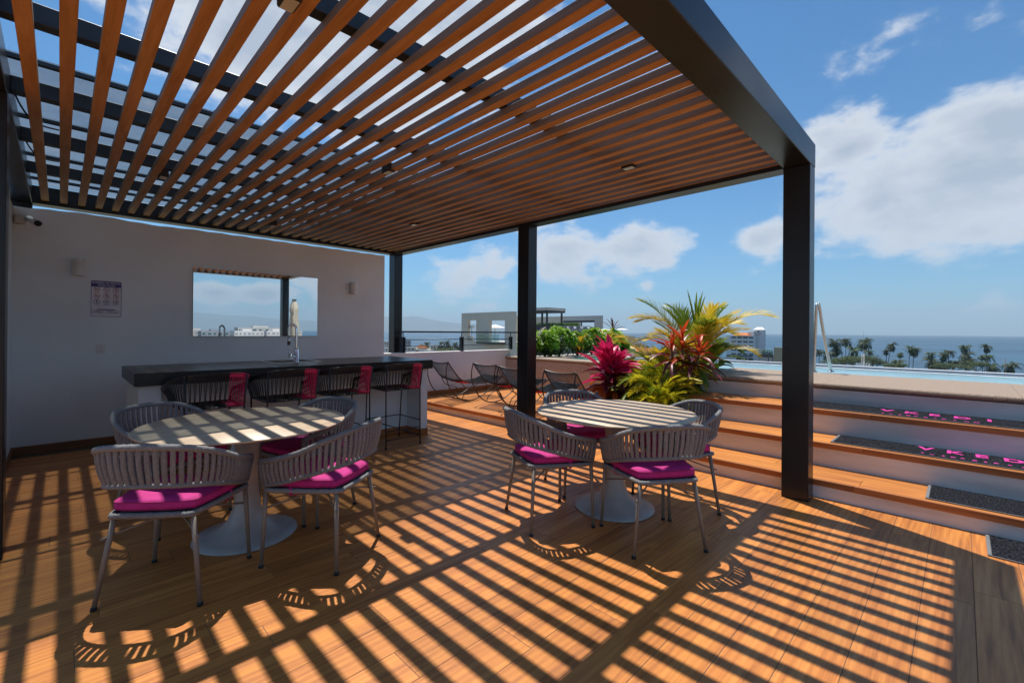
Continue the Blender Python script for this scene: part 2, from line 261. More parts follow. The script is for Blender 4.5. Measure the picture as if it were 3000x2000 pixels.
# ------------------------------------------------------------------ geometry helpers
class MB:
    def __init__(s): s.v = []; s.f = []; s.sm = []; s.mi = []; s.cur = 0
    def add(s, vs, fs, smooth=False):
        o = len(s.v); s.v += [tuple(v) for v in vs]; s.f += [tuple(i + o for i in f) for f in fs]; s.sm += [smooth] * len(fs); s.mi += [s.cur] * len(fs); return s
    def box(s, x0, x1, y0, y1, z0, z1):
        return s.add([(x0, y0, z0), (x1, y0, z0), (x1, y1, z0), (x0, y1, z0), (x0, y0, z1), (x1, y0, z1), (x1, y1, z1), (x0, y1, z1)],
                     [(0, 3, 2, 1), (4, 5, 6, 7), (0, 1, 5, 4), (1, 2, 6, 5), (2, 3, 7, 6), (3, 0, 4, 7)])
    def bbox(s, x0, x1, y0, y1, z0, z1, c=.003):
        """box with chamfered edges"""
        P = [(x0, x1), (y0, y1), (z0, z1)]; vs = []; idx = {}
        for cx in (0, 1):
            for cyy in (0, 1):
                for cz in (0, 1):
                    for ax in range(3):
                        p = [P[0][cx] + (c if cx == 0 else -c), P[1][cyy] + (c if cyy == 0 else -c), P[2][cz] + (c if cz == 0 else -c)]
                        p[ax] = P[ax][(cx, cyy, cz)[ax]]; idx[(cx, cyy, cz, ax)] = len(vs); vs.append(p)
        fs = []
        def q(l): fs.append(tuple(idx[k] for k in l))
        for ax in range(3):
            a, b = [i for i in range(3) if i != ax]
            for sd in (0, 1):
                cs = []
                for (u, v) in ((0, 0), (1, 0), (1, 1), (0, 1)):
                    k = [0, 0, 0]; k[ax] = sd; k[a] = u; k[b] = v; cs.append((*k, ax))
                q(cs if sd else cs[::-1])
            for u in (0, 1):
                for v in (0, 1):
                    k0 = [0, 0, 0]; k1 = [0, 0, 0]; k0[ax] = 0; k1[ax] = 1
                    for k in (k0, k1): k[a] = u; k[b] = v
                    q([(*k0, a), (*k1, a), (*k1, b), (*k0, b)])
        for cx in (0, 1):
            for cyy in (0, 1):
                for cz in (0, 1): q([(cx, cyy, cz, 0), (cx, cyy, cz, 1), (cx, cyy, cz, 2)])
        return s.add(vs, fs)
    def quad(s, a, b, c, d): return s.add([a, b, c, d], [(0, 1, 2, 3)])
    def tube(s, pts, r, n=8, closed=False, cap=True, flat=None, upv=None):
        pts = [Vector(p) for p in pts]; k = len(pts); rs = r if isinstance(r, (list, tuple)) else [r] * k
        vs = []; fs = []; nrm = None
        for i, p in enumerate(pts):
            if closed: t = pts[(i + 1) % k] - pts[i - 1]
            else: t = pts[min(i + 1, k - 1)] - pts[max(i - 1, 0)]
            t = t.normalized() if t.length > 1e-9 else Vector((0, 0, 1))
            if upv is not None: nrm = Vector(upv)
            if nrm is None: nrm = Vector((0, 0, 1)) if abs(t.z) < .9 else Vector((1, 0, 0))
            nrm = (nrm - t * nrm.dot(t))
            nrm = nrm.normalized() if nrm.length > 1e-6 else t.orthogonal().normalized()
            b = t.cross(nrm)
            for j in range(n):
                a = 2 * math.pi * (j + .5) / n; ra = rs[i]; rb = rs[i] * (flat or 1)
                vs.append(p + nrm * (math.cos(a) * ra) + b * (math.sin(a) * rb))
        for i in range(k if closed else k - 1):
            for j in range(n):
                i2 = (i + 1) % k; fs.append((i * n + j, i * n + (j + 1) % n, i2 * n + (j + 1) % n, i2 * n + j))
        if cap and not closed: fs.append(tuple(range(n))[::-1]); fs.append(tuple(range((k - 1) * n, k * n)))
        return s.add(vs, fs, n > 4)
    def lathe(s, prof, n=48, c=(0, 0, 0), cap=True):
        vs = []; fs = []; k = len(prof)
        for r, z in prof:
            for j in range(n): a = 2 * math.pi * j / n; vs.append((c[0] + r * math.cos(a), c[1] + r * math.sin(a), c[2] + z))
        for i in range(k - 1):
            for j in range(n): fs.append((i * n + j, i * n + (j + 1) % n, (i + 1) * n + (j + 1) % n, (i + 1) * n + j))
        if cap:
            if prof[0][0] > 1e-4: fs.append(tuple(range(n))[::-1])
            if prof[-1][0] > 1e-4: fs.append(tuple(range((k - 1) * n, k * n)))
        return s.add(vs, fs, True)
    def prism(s, poly, z0, z1, ax=2):
        n = len(poly)
        def P(u, v, w_): return {2: (u, v, w_), 1: (u, w_, v), 0: (w_, u, v)}[ax]
        vs = [P(u, v, z0) for u, v in poly] + [P(u, v, z1) for u, v in poly]
        return s.add(vs, [tuple(range(n))[::-1], tuple(range(n, 2 * n))] + [(i, (i + 1) % n, (i + 1) % n + n, i + n) for i in range(n)])
    def disc(s, c, r, ax, n=20, rin=0):
        vs = []; fs = []
        def P(u, v): p = list(c); a, b = [i for i in range(3) if i != ax]; p[a] += u; p[b] += v; return tuple(p)
        for j in range(n): a = 2 * math.pi * j / n; vs.append(P(r * math.cos(a), r * math.sin(a)))
        if rin:
            for j in range(n): a = 2 * math.pi * j / n; vs.append(P(rin * math.cos(a), rin * math.sin(a)))
            fs = [(j, (j + 1) % n, (j + 1) % n + n, j + n) for j in range(n)]
        else: fs = [tuple(range(n))]
        return s.add(vs, fs)
    def mesh(s, name, mats, smooth_angle=True):
        me = bpy.data.meshes.new(name); me.from_pydata(s.v, [], s.f); 
        for k in (mats if isinstance(mats, (list, tuple)) else [mats]): me.materials.append(k)
        me.polygons.foreach_set('use_smooth', s.sm); me.polygons.foreach_set('material_index', s.mi); me.update()
        return me
    def build(s, name, mats, parent=None, world=True):
        me = s.mesh(name, mats); return link(name, me, parent, world)
def link(name, me, parent=None, world=False, loc=None, rot=None):
    o = bpy.data.objects.new(name, me); col.objects.link(o)
    if parent is not None:
        o.parent = parent
        if world: o.location = -parent.location
    if loc is not None: o.location = loc
    if rot is not None: o.rotation_euler = rot
    return o
def thing(name, label, cat, loc=(0, 0, 0), rz=0, group=None):
    o = bpy.data.objects.new(name, None); col.objects.link(o); o.location = loc; o.rotation_euler = (0, 0, rz); o.empty_display_size = .1
    return tag(o, label, cat, group)
def tag(o, label=None, cat=None, group=None, kind=None):
    if label: o['label'] = label
    if cat: o['category'] = cat
    if group: o['group'] = group
    if kind: o['kind'] = kind
    return o
def tree_children(o):
    return [c for c in bpy.data.objects if c.parent == o]
KIDS = {}
def index_children():
    KIDS.clear()
    for c in bpy.data.objects:
        if c.parent: KIDS.setdefault(c.parent.name, []).append(c)
def dup(o, parent=None, first=True):
    if first: index_children()
    c = o.copy(); col.objects.link(c)
    if parent is not None: c.parent = parent
    for ch in KIDS.get(o.name, []): dup(ch, c, False)
    return c
def catmull(pts, n=6, closed=False):
    P = [Vector(p) for p in pts]; k = len(P); out = []
    rng = range(k) if closed else range(k - 1)
    for i in rng:
        p0 = P[i - 1] if (closed or i > 0) else P[0]; p1 = P[i]; p2 = P[(i + 1) % k]; p3 = P[(i + 2) % k] if (closed or i + 2 < k) else P[-1]
        for j in range(n):
            t = j / n; out.append(.5 * ((2 * p1) + (p2 - p0) * t + (2 * p0 - 5 * p1 + 4 * p2 - p3) * t * t + (3 * p1 - p0 - 3 * p2 + p3) * t ** 3))
    if not closed: out.append(P[-1])
    return out
def even(line, n=200):
    L_ = [0]
    for a, b in zip(line[:-1], line[1:]): L_.append(L_[-1] + (b - a).length)
    out = []; j = 0
    for i in range(n + 1):
        d = L_[-1] * i / n
        while j < len(line) - 2 and L_[j + 1] < d: j += 1
        out.append(line[j].lerp(line[j + 1], (d - L_[j]) / max(1e-9, L_[j + 1] - L_[j])))
    return out
def text_mesh(body, size, depth=.0008, bold=0.0, align='CENTER'):
    cu = bpy.data.curves.new('text', 'FONT'); cu.body = body; cu.size = size; cu.extrude = depth; cu.offset = bold; cu.align_x = align; cu.align_y = 'CENTER'; cu.resolution_u = 3
    o = bpy.data.objects.new('text', cu); col.objects.link(o); dg = bpy.context.evaluated_depsgraph_get(); me = bpy.data.meshes.new_from_object(o.evaluated_get(dg))
    bpy.data.objects.remove(o); bpy.data.curves.remove(cu); return me

# ------------------------------------------------------------------ setting: roof terrace floor
XF = 4.44; ZD = .14
slab = MB(); slab.box(-3, 11.2, -14, 9, -.6, -.012)
slab.build('roof_slab', M['grout'])['kind'] = 'structure'
fl = MB(); fl.box(-3, XF, -14, 7.05, -.010, -.0015)
floor = fl.build('floor', M['grout']); floor['kind'] = 'structure'
PW, PL = .1925, 1.20; y0 = -.051
pm = MB(); pm.bbox(-PL / 2 + .0012, PL / 2 - .0012, -PW / 2 + .0012, PW / 2 - .0012, -.008, 0, .0012); plank_me = pm.mesh('plank', M['floor'])
pml = MB(); pml.bbox(-PL / 2 + .0012, PL / 2 - .0012, -PW / 2 + .0012, PW / 2 - .0012, -.008, 0, .0012); plank_deck = pml.mesh('plank', M['deck'])
offs = [0, .4, .8, .25, .65, 1.05]
nfar = MB()
for r_ in range(-8, 37):
    yc = y0 + (r_ + .5) * PW
    if yc + PW / 2 > 7.06: break
    s = (offs[r_ % 6] * 1.0 + .03 * r_) % PL
    x = XF - s if s > .15 else XF
    edges = [XF]; 
    if s > .15: edges.append(XF - s)
    while edges[-1] > -1.3: edges.append(edges[-1] - PL)
    for a, b in zip(edges[:-1], edges[1:]):
        cx, ln = (a + b) / 2, a - b
        # skip pieces well outside the picture
        if cx + yc < .6: continue
        if abs(ln - PL) < .001: o = link('plank', plank_me, floor)
        else:
            q = MB(); q.bbox(-ln / 2 + .0012, ln / 2 - .0012, -PW / 2 + .0012, PW / 2 - .0012, -.008, 0, .0012); o = q.build('plank', M['floor'], floor, False)
        o.location = (cx, yc, 0)
# the rest of the floor, behind and beside the camera
q = MB()
for r_ in range(-70, 36):
    yc = y0 + (r_ + .5) * PW
    if yc > 6.9: continue
    for i in range(-3, 7):
        cx = i * PL + offs[r_ % 6] - 1.2
        if cx + PL / 2 > XF: 
            if r_ >= -8: continue
        xa, xb = cx - PL / 2, min(cx + PL / 2, XF)
        if xb - xa < .05: continue
        if cx + yc < .0 or r_ < -8: q.box(xa + .0015, xb - .0015, yc - PW / 2 + .0015, yc + PW / 2 - .0015, -.009, -.0008)
o = q.build('plank_field', M['floor'], floor, False); o['kind'] = 'stuff'

# raised lounge deck (same level as the first tread)
X2, X3, X4 = 4.92, 5.385, 5.925; Z1, Z2, Z3, ZC = .149, .361, .595, .815
YS = 2.42                       # left end of the stairs
deck = MB(); deck.box(XF + .012, 6.9, YS + .0, 7.05, -.01, ZD - .009); deck = deck.build('deck', M['riser']); deck['kind'] = 'structure'
r_ = 0; yc = YS + PW / 2
while yc + PW / 2 < 7.08:
    s = (offs[(r_ * 5) % 6]) ; xs = [XF + .02]
    if s > .2: xs.append(XF + .02 + s)
    while xs[-1] < 6.9: xs.append(min(xs[-1] + PL, 6.9))
    for a, b in zip(xs[:-1], xs[1:]):
        if b - a < .03: continue
        if yc < 3.62 and a > 5.0: continue
        ln = b - a
        if abs(ln - PL) < .001: o = link('plank', plank_deck, deck)
        else: qq = MB(); qq.bbox(-ln / 2 + .0012, ln / 2 - .0012, -PW / 2 + .0012, PW / 2 - .0012, -.008, 0, .0012); o = qq.build('plank', M['deck'], deck, False)
        o.location = ((a + b) / 2, yc, ZD)
    r_ += 1; yc += PW
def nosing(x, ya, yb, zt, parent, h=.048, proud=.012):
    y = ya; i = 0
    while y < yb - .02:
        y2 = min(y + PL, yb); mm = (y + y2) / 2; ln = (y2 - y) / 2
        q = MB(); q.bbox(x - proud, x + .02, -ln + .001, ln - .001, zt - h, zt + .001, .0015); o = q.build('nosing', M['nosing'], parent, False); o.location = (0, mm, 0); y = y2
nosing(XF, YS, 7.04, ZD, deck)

# ------------------------------------------------------------------ stairs beside the pergola
stairs = thing('stairs', 'wide white stairs with wood treads climbing from the terrace to the pool coping', 'stairs', (XF, 0, 0))
YA = -9.0
for (xa, xb, za, zb) in ((XF, X2, 0, Z1), (X2, X3, Z1, Z2), (X3, X4, Z2, Z3), (X4, X4 + .3, Z3, ZC - .056)):
    q = MB(); q.box(xa, xb - (0 if xb < 6 else 0), YA, YS, za if za == 0 else -.0, zb - .009); o = q.build('riser', M['riser'], stairs)
for (xa, xb, zt) in ((XF, X2, Z1), (X2, X3, Z2), (X3, X4, Z3)):
    y = YS; i = 0; wd = (xb - xa - .02) / 2
    for row in range(2):
        y = YS - (.0 if row else .55); first = True
        a0 = YS
        while a0 > YA + .1:
            b0 = y - PL if not first or row else y; 
            if first and not row: b0 = YS - .65
            b0 = max(b0, YA); ln = (a0 - b0)
            xc = xa + .02 + wd * (row + .5)
            q = MB(); q.bbox(-wd / 2 + .001, wd / 2 - .001, -ln / 2 + .001, ln / 2 - .001, -.008, 0, .0012); o = q.build('plank', M['deck_y'], stairs, False)
            o.location = (xc - XF, (a0 + b0) / 2, zt); a0 = b0; y = a0; first = False
    nosing_parent = stairs
    y = YA
    while y < YS - .02:
        y2 = min(y + PL, YS); mm = (y + y2) / 2; ln = (y2 - y) / 2
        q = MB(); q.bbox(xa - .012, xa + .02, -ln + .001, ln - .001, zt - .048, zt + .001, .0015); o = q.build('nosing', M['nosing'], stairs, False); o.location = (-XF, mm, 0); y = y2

# ------------------------------------------------------------------ pool with its stone coping
def coping_strip(x0, x1, ya, yb, z0, z1, nose='x0', r=.028):
    """slab whose outer long edge is rounded"""
    n = 5; prof = []
    rr = (z1 - z0) / 2
    for i in range(n + 1):
        a = math.pi / 2 + math.pi * i / n; prof.append((rr + rr * math.cos(a), (z0 + z1) / 2 + rr * math.sin(a)))
    return prof
pool = thing('swimming_pool', 'raised pool with brown stone coping and pale turquoise water at the top of the stairs', 'pool', (6, 0, 0))
def cop(xe, x1, ya, yb, parent, name='coping'):
    L_ = yb - ya; k = max(1, round(abs(L_) / 1.5)); st = L_ / k
    for i in range(k):
        a, b = ya + i * st + .0012, ya + (i + 1) * st - .0012
        rr = (ZC - .759) / 2; zc = (ZC + .759) / 2; prof = [(xe + rr + rr * math.cos(math.pi / 2 + math.pi * j / 6), zc + rr * math.sin(math.pi / 2 + math.pi * j / 6)) for j in range(7)]
        prof = [(x1, ZC)] + prof + [(x1, .759)]
        n = len(prof); mm = (a + b) / 2
        vs = [(x - 6, a - mm, z) for x, z in prof] + [(x - 6, b - mm, z) for x, z in prof]
        q = MB(); q.add(vs, [tuple(range(n)), tuple(range(n, 2 * n))[::-1]] + [(j, j + n, (j + 1) % n + n, (j + 1) % n) for j in range(n)])
        o = q.build(name, M['coping'], parent, False); o.location = (0, mm, 0)
cop(5.895, 7.45, -9, 2.5, pool)
q = MB(); q.box(7.45, 8.9, -9, 4.6, -.3, .60); q.build('basin', M['pool_tile'], pool)
q = MB(); q.box(7.452, 8.86, -5.9, 4.55, .62, .792); q.build('water', M['pool_water'], pool)
q = MB(); q.box(8.86, 8.96, -6, 5.94, -.3, .800); q.build('weir', M['pool_white'], pool)
q = MB(); q.box(8.96, 9.2, -6, 5.94, -.3, .70); q.build('gutter', M['dark_grey'], pool)
q = MB(); q.box(9.2, 9.32, -6, 5.94, -.3, .828); q.build('rim', M['pool_white'], pool)
q = MB(); q.box(7.45, 9.32, -6.1, -6, -.3, .83); q.build('end_wall', M['white_cap'], pool)
# granite-clad wall under the far coping, behind the loungers
gw = thing('pool_wall', 'pinkish granite clad wall with rounded coping behind the loungers', 'wall', (6.9, 5, ZD))
q = MB(); q.box(6.92, 7.15, 3.5, 7.3, 0, .755); q.build('core', M['grout'], gw)
rows = [.005, .20, .41, .615, .755]; 
for i, (za, zb) in enumerate(zip(rows[:-1], rows[1:])):
    y = 3.5 - (.3 if i % 2 else 0)
    while y < 7.05:
        ya, yb = max(y, 3.5), min(y + .62, 7.05)
        if yb - ya > .04:
            q = MB(); d = random.uniform(0, .003); q.bbox(-.018 - d, .019, -(yb - ya) / 2 + .001, (yb - ya) / 2 - .001, ZD * 0 + max(za, 0) - ZD * 0 + .0015, zb - .0015, .001)
            o = q.build('stone', M['granite'], gw, False); o.location = (.0, (ya + yb) / 2 - 5, 0 - ZD * 0); o.location.z = -ZD
            if i == 0: pass
        y += .62
cop(6.865, 7.2, 3.45, 7.05, gw)
for o in [c for c in bpy.data.objects if c.parent == gw and c.name.startswith('coping')]: o.location = (o.location.x + 6 - 6.9, o.location.y - 5, -ZD)
# spa basin behind it
sp = thing('spa', 'small raised spa with teal water and stone coping in front of the green hedge', 'spa', (8, 5.5, 0))
q = MB(); q.box(7.2, 8.7, 4.6, 5.95, -.2, .78); q.build('water', M['spa_water'], sp)
q = MB(); q.bbox(7.2, 8.86, 5.95, 6.15, .6, ZC, .02); q.build('coping', M['coping'], sp)
q = MB(); q.bbox(7.2, 8.86, 4.52, 4.62, .6, ZC - .02, .02); q.build('divider', M['coping'], sp)
# handrail
hr = thing('handrail', 'stainless pool handrail shaped like a narrow inverted V on the coping', 'handrail', (7.45, 1.42, ZC))
q = MB(); q.tube(catmull([(7.50, 1.47, ZC), (7.465, 1.452, 1.3), (7.432, 1.434, 1.715), (7.438, 1.424, 1.755), (7.455, 1.412, 1.76), (7.472, 1.405, 1.72), (7.60, 1.362, 1.25), (7.74, 1.31, ZC)], 6), .020, 10); q.build('tube', M['brushed'], hr)
q = MB(); q.lathe([(.045, 0), (.045, .012), (.03, .014)], 16, (7.50, 1.47, ZC)); q.build('flange', M['brushed'], hr)
q = MB(); q.lathe([(.045, 0), (.045, .012), (.03, .014)], 16, (7.74, 1.31, ZC)); q.build('flange', M['brushed'], hr)

# ------------------------------------------------------------------ mats on the stairs and floor
def mat_thing(x0, x1, ya, yb, z, label, letters=None, lx=0, ly=0):
    t = thing('door_mat', label, 'mat', ((x0 + x1) / 2, yb, z), 0, 'charcoal mats on the stairs and floor')
    q = MB(); q.bbox(x0 + .006, x1, ya, yb - .02, z + .001, z + .012, .003); q.build('carpet', M['mat'], t)
    q = MB(); q.bbox(x0 + .004, x1 + .002, yb - .02, yb, z + .001, z + .013, .003); q.build('edging', M['mat_edge'], t)
    q = MB(); q.bbox(x0, x0 + .006, ya, yb, z + .0012, z + .010, .001); q.build('edging', M['mat_edge'], t)
    if letters:
        yy = ly
        for ch, adv in letters:
            if ch not in ' .':
                me = text_mesh(ch, .26, .0006, .009); me.materials.append(M['pink_print'])
                o = link('letter', me, t); o.rotation_euler = (0, 0, -math.pi / 2); o.scale = (.60, .68, 1); o.location = (x0 + .28 - t.location.x, yy - yb, .0135)
            yy -= adv
        q = MB(); y = ly + .02; rnd = random.Random(3)
        while y > yy + .25:
            wd = rnd.uniform(.010, .034); a = x0 + .06 + rnd.uniform(0, .02); q.box(a, a + rnd.uniform(.015, .03), y - wd, y, z + .0125, z + .0133); y -= wd + rnd.uniform(.02, .05)
        o = q.build('small_print', M['pink_print'], t); o['kind'] = 'stuff'
    return t
mat_thing(X3 + .05, X4 - .03, -1.6, 1.22, Z3, 'charcoal mat with pink letters on the highest tread', [('V', .178), ('K', .160), ('E', .182), ('D', .170), ('I', .2)], 0, .515)
mat_thing(X2 + .05, X3 - .03, -1.9, .845, Z2, 'charcoal mat with pink letters on the middle tread', [('V', .176), ('K', .155), ('E', .175), ('D', .170), ('I', .2)], 0, .214)
mat_thing(XF + .05, X2 - .03, -2.4, .184, Z1, 'plain charcoal mat on the lowest tread', None)
mat_thing(4.02, XF - .02, -2.0, -.118, 0, 'plain charcoal mat lying on the terrace floor at the foot of the stairs', None)

# ------------------------------------------------------------------ pergola
HB, HT = 2.719, 2.916
pg = thing('pergola', 'black steel pergola with a slatted timber ceiling over the terrace', 'pergola', (2, 4, 0))
XA, XO = 4.24, 4.404
def chamf(name, mat, *b):
    q = MB(); q.bbox(*b, .004); return q.build(name, mat, pg)
chamf('column', M['steel'], XA, XO, .865, 1.057, 0, HB)
chamf('column', M['steel'], XA, XO, 3.9415, 4.134, 0, HB)
chamf('column', M['steel'], XA, XO, 7.225, 7.417, 0, HB)
chamf('column', M['steel'], -.395, -.228, 3.94, 4.13, 0, HB)
chamf('column', M['steel'], -.395, -.228, 7.225, 7.417, 0, HB)
chamf('column', M['steel'], -.395, -.228, .865, 1.057, 0, HB)
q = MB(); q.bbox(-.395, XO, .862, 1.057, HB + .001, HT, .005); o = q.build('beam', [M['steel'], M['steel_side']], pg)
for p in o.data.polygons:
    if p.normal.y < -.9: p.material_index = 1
chamf('beam', M['steel'], XA, XO, 1.058, 7.224, HB + .001, HT)
chamf('beam', M['steel'], -.395, -.228, 1.058, 7.224, HB + .001, HT)
chamf('beam', M['steel'], -.395, XO, 7.2245, 7.40, HB + .001, HT)
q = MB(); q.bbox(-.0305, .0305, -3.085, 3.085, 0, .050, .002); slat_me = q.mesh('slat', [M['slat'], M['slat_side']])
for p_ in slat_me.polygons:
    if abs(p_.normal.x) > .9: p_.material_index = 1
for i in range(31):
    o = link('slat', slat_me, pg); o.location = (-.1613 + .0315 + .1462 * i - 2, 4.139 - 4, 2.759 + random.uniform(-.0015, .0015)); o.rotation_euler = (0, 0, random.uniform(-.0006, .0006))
for y in (2.09, 3.15, 4.155, 5.155, 6.165):
    q = MB(); q.bbox(-.228, XA, y, y + .075, 2.812, 2.908, .003); q.build('purlin', M['purlin'], pg)
for y in (3.93, 4.99, 6.04, 6.98):
    q = MB(); q.box(-.30, XO, y, y + .035, 2.93, 2.955); q.build('glazing_bar', M['purlin'], pg)
for i in range(4):
    for j, (ya, yb) in enumerate(((3.93, 4.99), (4.995, 6.04), (6.045, 7.4))):
        xa = -.39 + i * 1.2; q = MB(); q.box(xa + .004, xa + 1.196, ya + .003, yb - .003, 2.957, 2.965); q.build('roof_pane', M['roof_glass'], pg)
for x in (.81, 2.01, 3.21):
    q = MB(); q.box(x - .015, x + .015, 3.93, 7.4, 2.966, 2.975); q.build('glazing_bar', M['purlin'], pg)
for y, dx in ((4.45, .0), (5.35, .02)):
    q = MB(); q.tube(catmull([(-.225, y, 2.90), (-.20, y + .02, 2.84), (-.16, y + .08, 2.79), (-.10, y + .2, 2.79), (-.02, y + .28, 2.81)], 6), .006, 6); q.build('cable', M['foot'], pg)
# small flood lamps clipped up between the slats
for n_, (x, y, lab) in enumerate(((.683, 2.044, 'black flood lamp between the slats at the top edge of the photo'), (.66, 5.219, 'black flood lamp in the dark left part of the slatted ceiling'),
                       (2.032, 3.587, 'black flood lamp near the middle of the slatted ceiling'), (3.395, 2.004, 'small flood lamp with a lit looking lens in the closed right part of the slats'),
                       (3.275, 5.112, 'small flood lamp just left of the middle column, under the slats'), (2.009, 6.555, 'small flood lamp above the bar mirror near the far beam'))):
    t = thing('flood_lamp', lab, 'lamp', (x, y, 2.75), 0, 'flood lamps in the pergola ceiling')
    q = MB(); q.bbox(-.035, .035, -.055, .055, -.01, .07, .006); q.build('housing', M['foot'], t, False)
    q = MB(); q.bbox(-.026, .026, -.045, .045, -.013, -.009, .001); q.build('lens', M['lens'], t, False)
    q = MB(); q.tube([(0, .0, .07), (0, .0, .10)], .008, 6); q.build('bracket', M['foot'], t, False)

# ------------------------------------------------------------------ walls
bw = thing('back_wall', 'tall white plastered wall behind the bar with a dark wood baseboard', 'wall', (1.8, 7.1, 0))
q = MB(); top = []; n = 60
for i in range(n + 1):
    x = -.46 + (3.942 + .46) * i / n; z = 2.6355 + .004 * math.sin(i * 1.7) + (.012 * math.sin((x + .1) * 5) if x < 1.2 else 0)
    top.append((x, z))
vs = []
for x, z in top: vs += [(x, 7.05, 0), (x, 7.05, z), (x, 7.205, z), (x, 7.205, 0)]
fs = []
for i in range(n):
    a = i * 4; b = a + 4; fs += [(a, b, b + 1, a + 1), (a + 1, b + 1, b + 2, a + 2), (a + 2, b + 2, b + 3, a + 3)]
fs += [(0, 1, 2, 3), (n * 4, n * 4 + 3, n * 4 + 2, n * 4 + 1)]
q.add(vs, fs); q.build('plaster', M['white_wall'], bw)
x = -.36; 
while x < 3.9:
    x2 = min(x + 1.2, 3.94); q = MB(); q.bbox(-(x2 - x) / 2 + .001, (x2 - x) / 2 - .001, -.012, 0, .001, .09, .002); o = q.build('baseboard', M['base_wood'], bw, False); o.location = ((x + x2) / 2 - 1.8, 7.0495 - 7.1, 0); x = x2
sw = thing('side_wall', 'narrow strip of white side wall behind the left post', 'wall', (-.4, 5.6, 0))
q = MB(); q.box(-.46, -.36, 4.14, 7.049, 0, 2.62); q.build('plaster', M['white_wall'], sw)
q = MB(); q.bbox(-.36, -.348, 4.15, 7.036, .001, .09, .002); q.build('baseboard', M['base_wood'], sw)
# sconces
for x, lab in ((.14, 'small white wall sconce above the pool rules sign'), (3.363, 'small white wall sconce right of the mirror')):
    t = thing('wall_sconce', lab, 'lamp', (x, 7.05, 2.03), 0, 'wall sconces')
    q = MB(); q.bbox(-.04, .04, -.015, 0, -.07, .07, .003); q.build('back_plate', M['sconce'], t, False)
    prof = [(-.052, 0.0)] + [(-.052 + .104 * k / 8, -.075 - .02 * math.sin(math.pi * k / 8)) for k in range(9)] + [(.052, 0.0)]
    q = MB(); q.prism(prof, -.092, .092, 2); q.build('shade', M['sconce'], t, False)
    q = MB(); q.disc((0, -.05, -.0925), .028, 2, 14); q.build('lens', M['lens'], t, False)
# mirror
t = thing('mirror', 'wide frameless wall mirror above the bar reflecting sky and city', 'mirror', (2.0, 7.05, 1.7))
q = MB(); q.box(1.21, 2.795, 7.034, 7.049, 1.259, 2.143); q.build('backing', M['dark_grey'], t)
q = MB(); q.box(1.2095, 2.7955, 7.030, 7.034, 1.2585, 2.1435); q.build('glass', M['mirror'], t)
# outlet plate
t = thing('outlet_plate', 'white square outlet plate low on the back wall under the sign', 'outlet', (.333, 7.05, 1.113))
q = MB(); q.bbox(-.04, .04, -.008, 0, -.055, .055, .003); q.build('plate', M['plastic_white'], t, False)
q = MB(); q.bbox(-.016, .016, -.0105, -.0082, -.035, -.005, .001); q.build('socket', M['sconce'], t, False)
q = MB(); q.bbox(-.016, .016, -.0105, -.0082, .005, .035, .001); q.build('socket', M['sconce'], t, False)
# security camera
t = thing('security_camera', 'white bullet security camera in the top left corner of the back wall', 'camera', (-.30, 7.0, 2.49))
q = MB(); q.bbox(-.345, -.265, 6.97, 7.049, 2.44, 2.53, .008); q.build('junction_box', M['plastic_white'], t)
q = MB(); q.tube([(-.265, 6.98, 2.49), (-.24, 6.95, 2.485), (-.22, 6.92, 2.46)], .012, 8); q.build('arm', M['plastic_white'], t)
q = MB(); q.tube([(-.245, 6.98, 2.50), (-.175, 6.80, 2.435)], .031, 14); q.build('body', M['plastic_white'], t)
q = MB(); q.tube([(-.1735, 6.797, 2.434), (-.168, 6.785, 2.43)], .030, 14); q.build('lens', M['foot'], t)

# pool rules sign
sg = thing('pool_rules_sign', 'pool rules sign headed NORMAS DE PISCINA with nine round pictograms', 'sign', (.376, 7.05, 1.689))
def rrect(w_, h_, r_, n=5):
    P = []
    for cx, cz, a0 in ((w_ / 2 - r_, h_ / 2 - r_, 0), (-w_ / 2 + r_, h_ / 2 - r_, 90), (-w_ / 2 + r_, -h_ / 2 + r_, 180), (w_ / 2 - r_, -h_ / 2 + r_, 270)):
        for i in range(n + 1): a = R(a0 + 90 * i / n); P.append((cx + r_ * math.cos(a), cz + r_ * math.sin(a)))
    return P
W_, H_ = .264, .412
q = MB(); q.prism(rrect(W_ + .012, H_ + .012, .016), -.003, 0, 1); q.build('board', M['sign_white'], sg, False)
def ring_prism(outer, inner, y0_, y1_):
    q = MB(); n = len(outer); vs = [(u, y0_, v) for u, v in outer] + [(u, y0_, v) for u, v in inner]; q.add(vs, [(i, (i + 1) % n, (i + 1) % n + n, i + n) for i in range(n)]); return q
ring_prism(rrect(W_, H_, .014), rrect(W_ - .009, H_ - .009, .010), -.0036, 0).build('border', M['sign_blue'], sg, False)
q = MB(); q.box(-W_ / 2 + .001, W_ / 2 - .001, -.0037, -.0031, H_ / 2 - .068, H_ / 2 - .004); q.build('header', M['sign_blue'], sg, False)
def sign_text(body, size, x, z, mat, name, bold=.0):
    me = text_mesh(body, size, .0003, bold); me.materials.append(mat); o = link(name, me, sg); o.rotation_euler = (R(90), 0, 0); o.location = (x, -.0045, z); return o
sign_text('NORMAS DE PISCINA', .0265, 0, H_ / 2 - .021, M['sign_white'], 'lettering', .0004)
sign_text('POOL RULES', .0265, 0, H_ / 2 - .049, M['sign_white'], 'lettering', .0004)
sign_text('9:00am - 10:00 pm', .0285, 0, -.150, M['sign_black'], 'lettering', .0006)
ring_prism(rrect(.24, .040, .006), rrect(.235, .035, .004), -.0038, 0).build('frame_line', M['sign_blue'], sg, False) if False else None
q = ring_prism([(u, v - .150) for u, v in rrect(.242, .038, .006)], [(u, v - .150) for u, v in rrect(.238, .034, .005)], -.0038, 0); q.build('frame_line', M['sign_black'], sg, False)
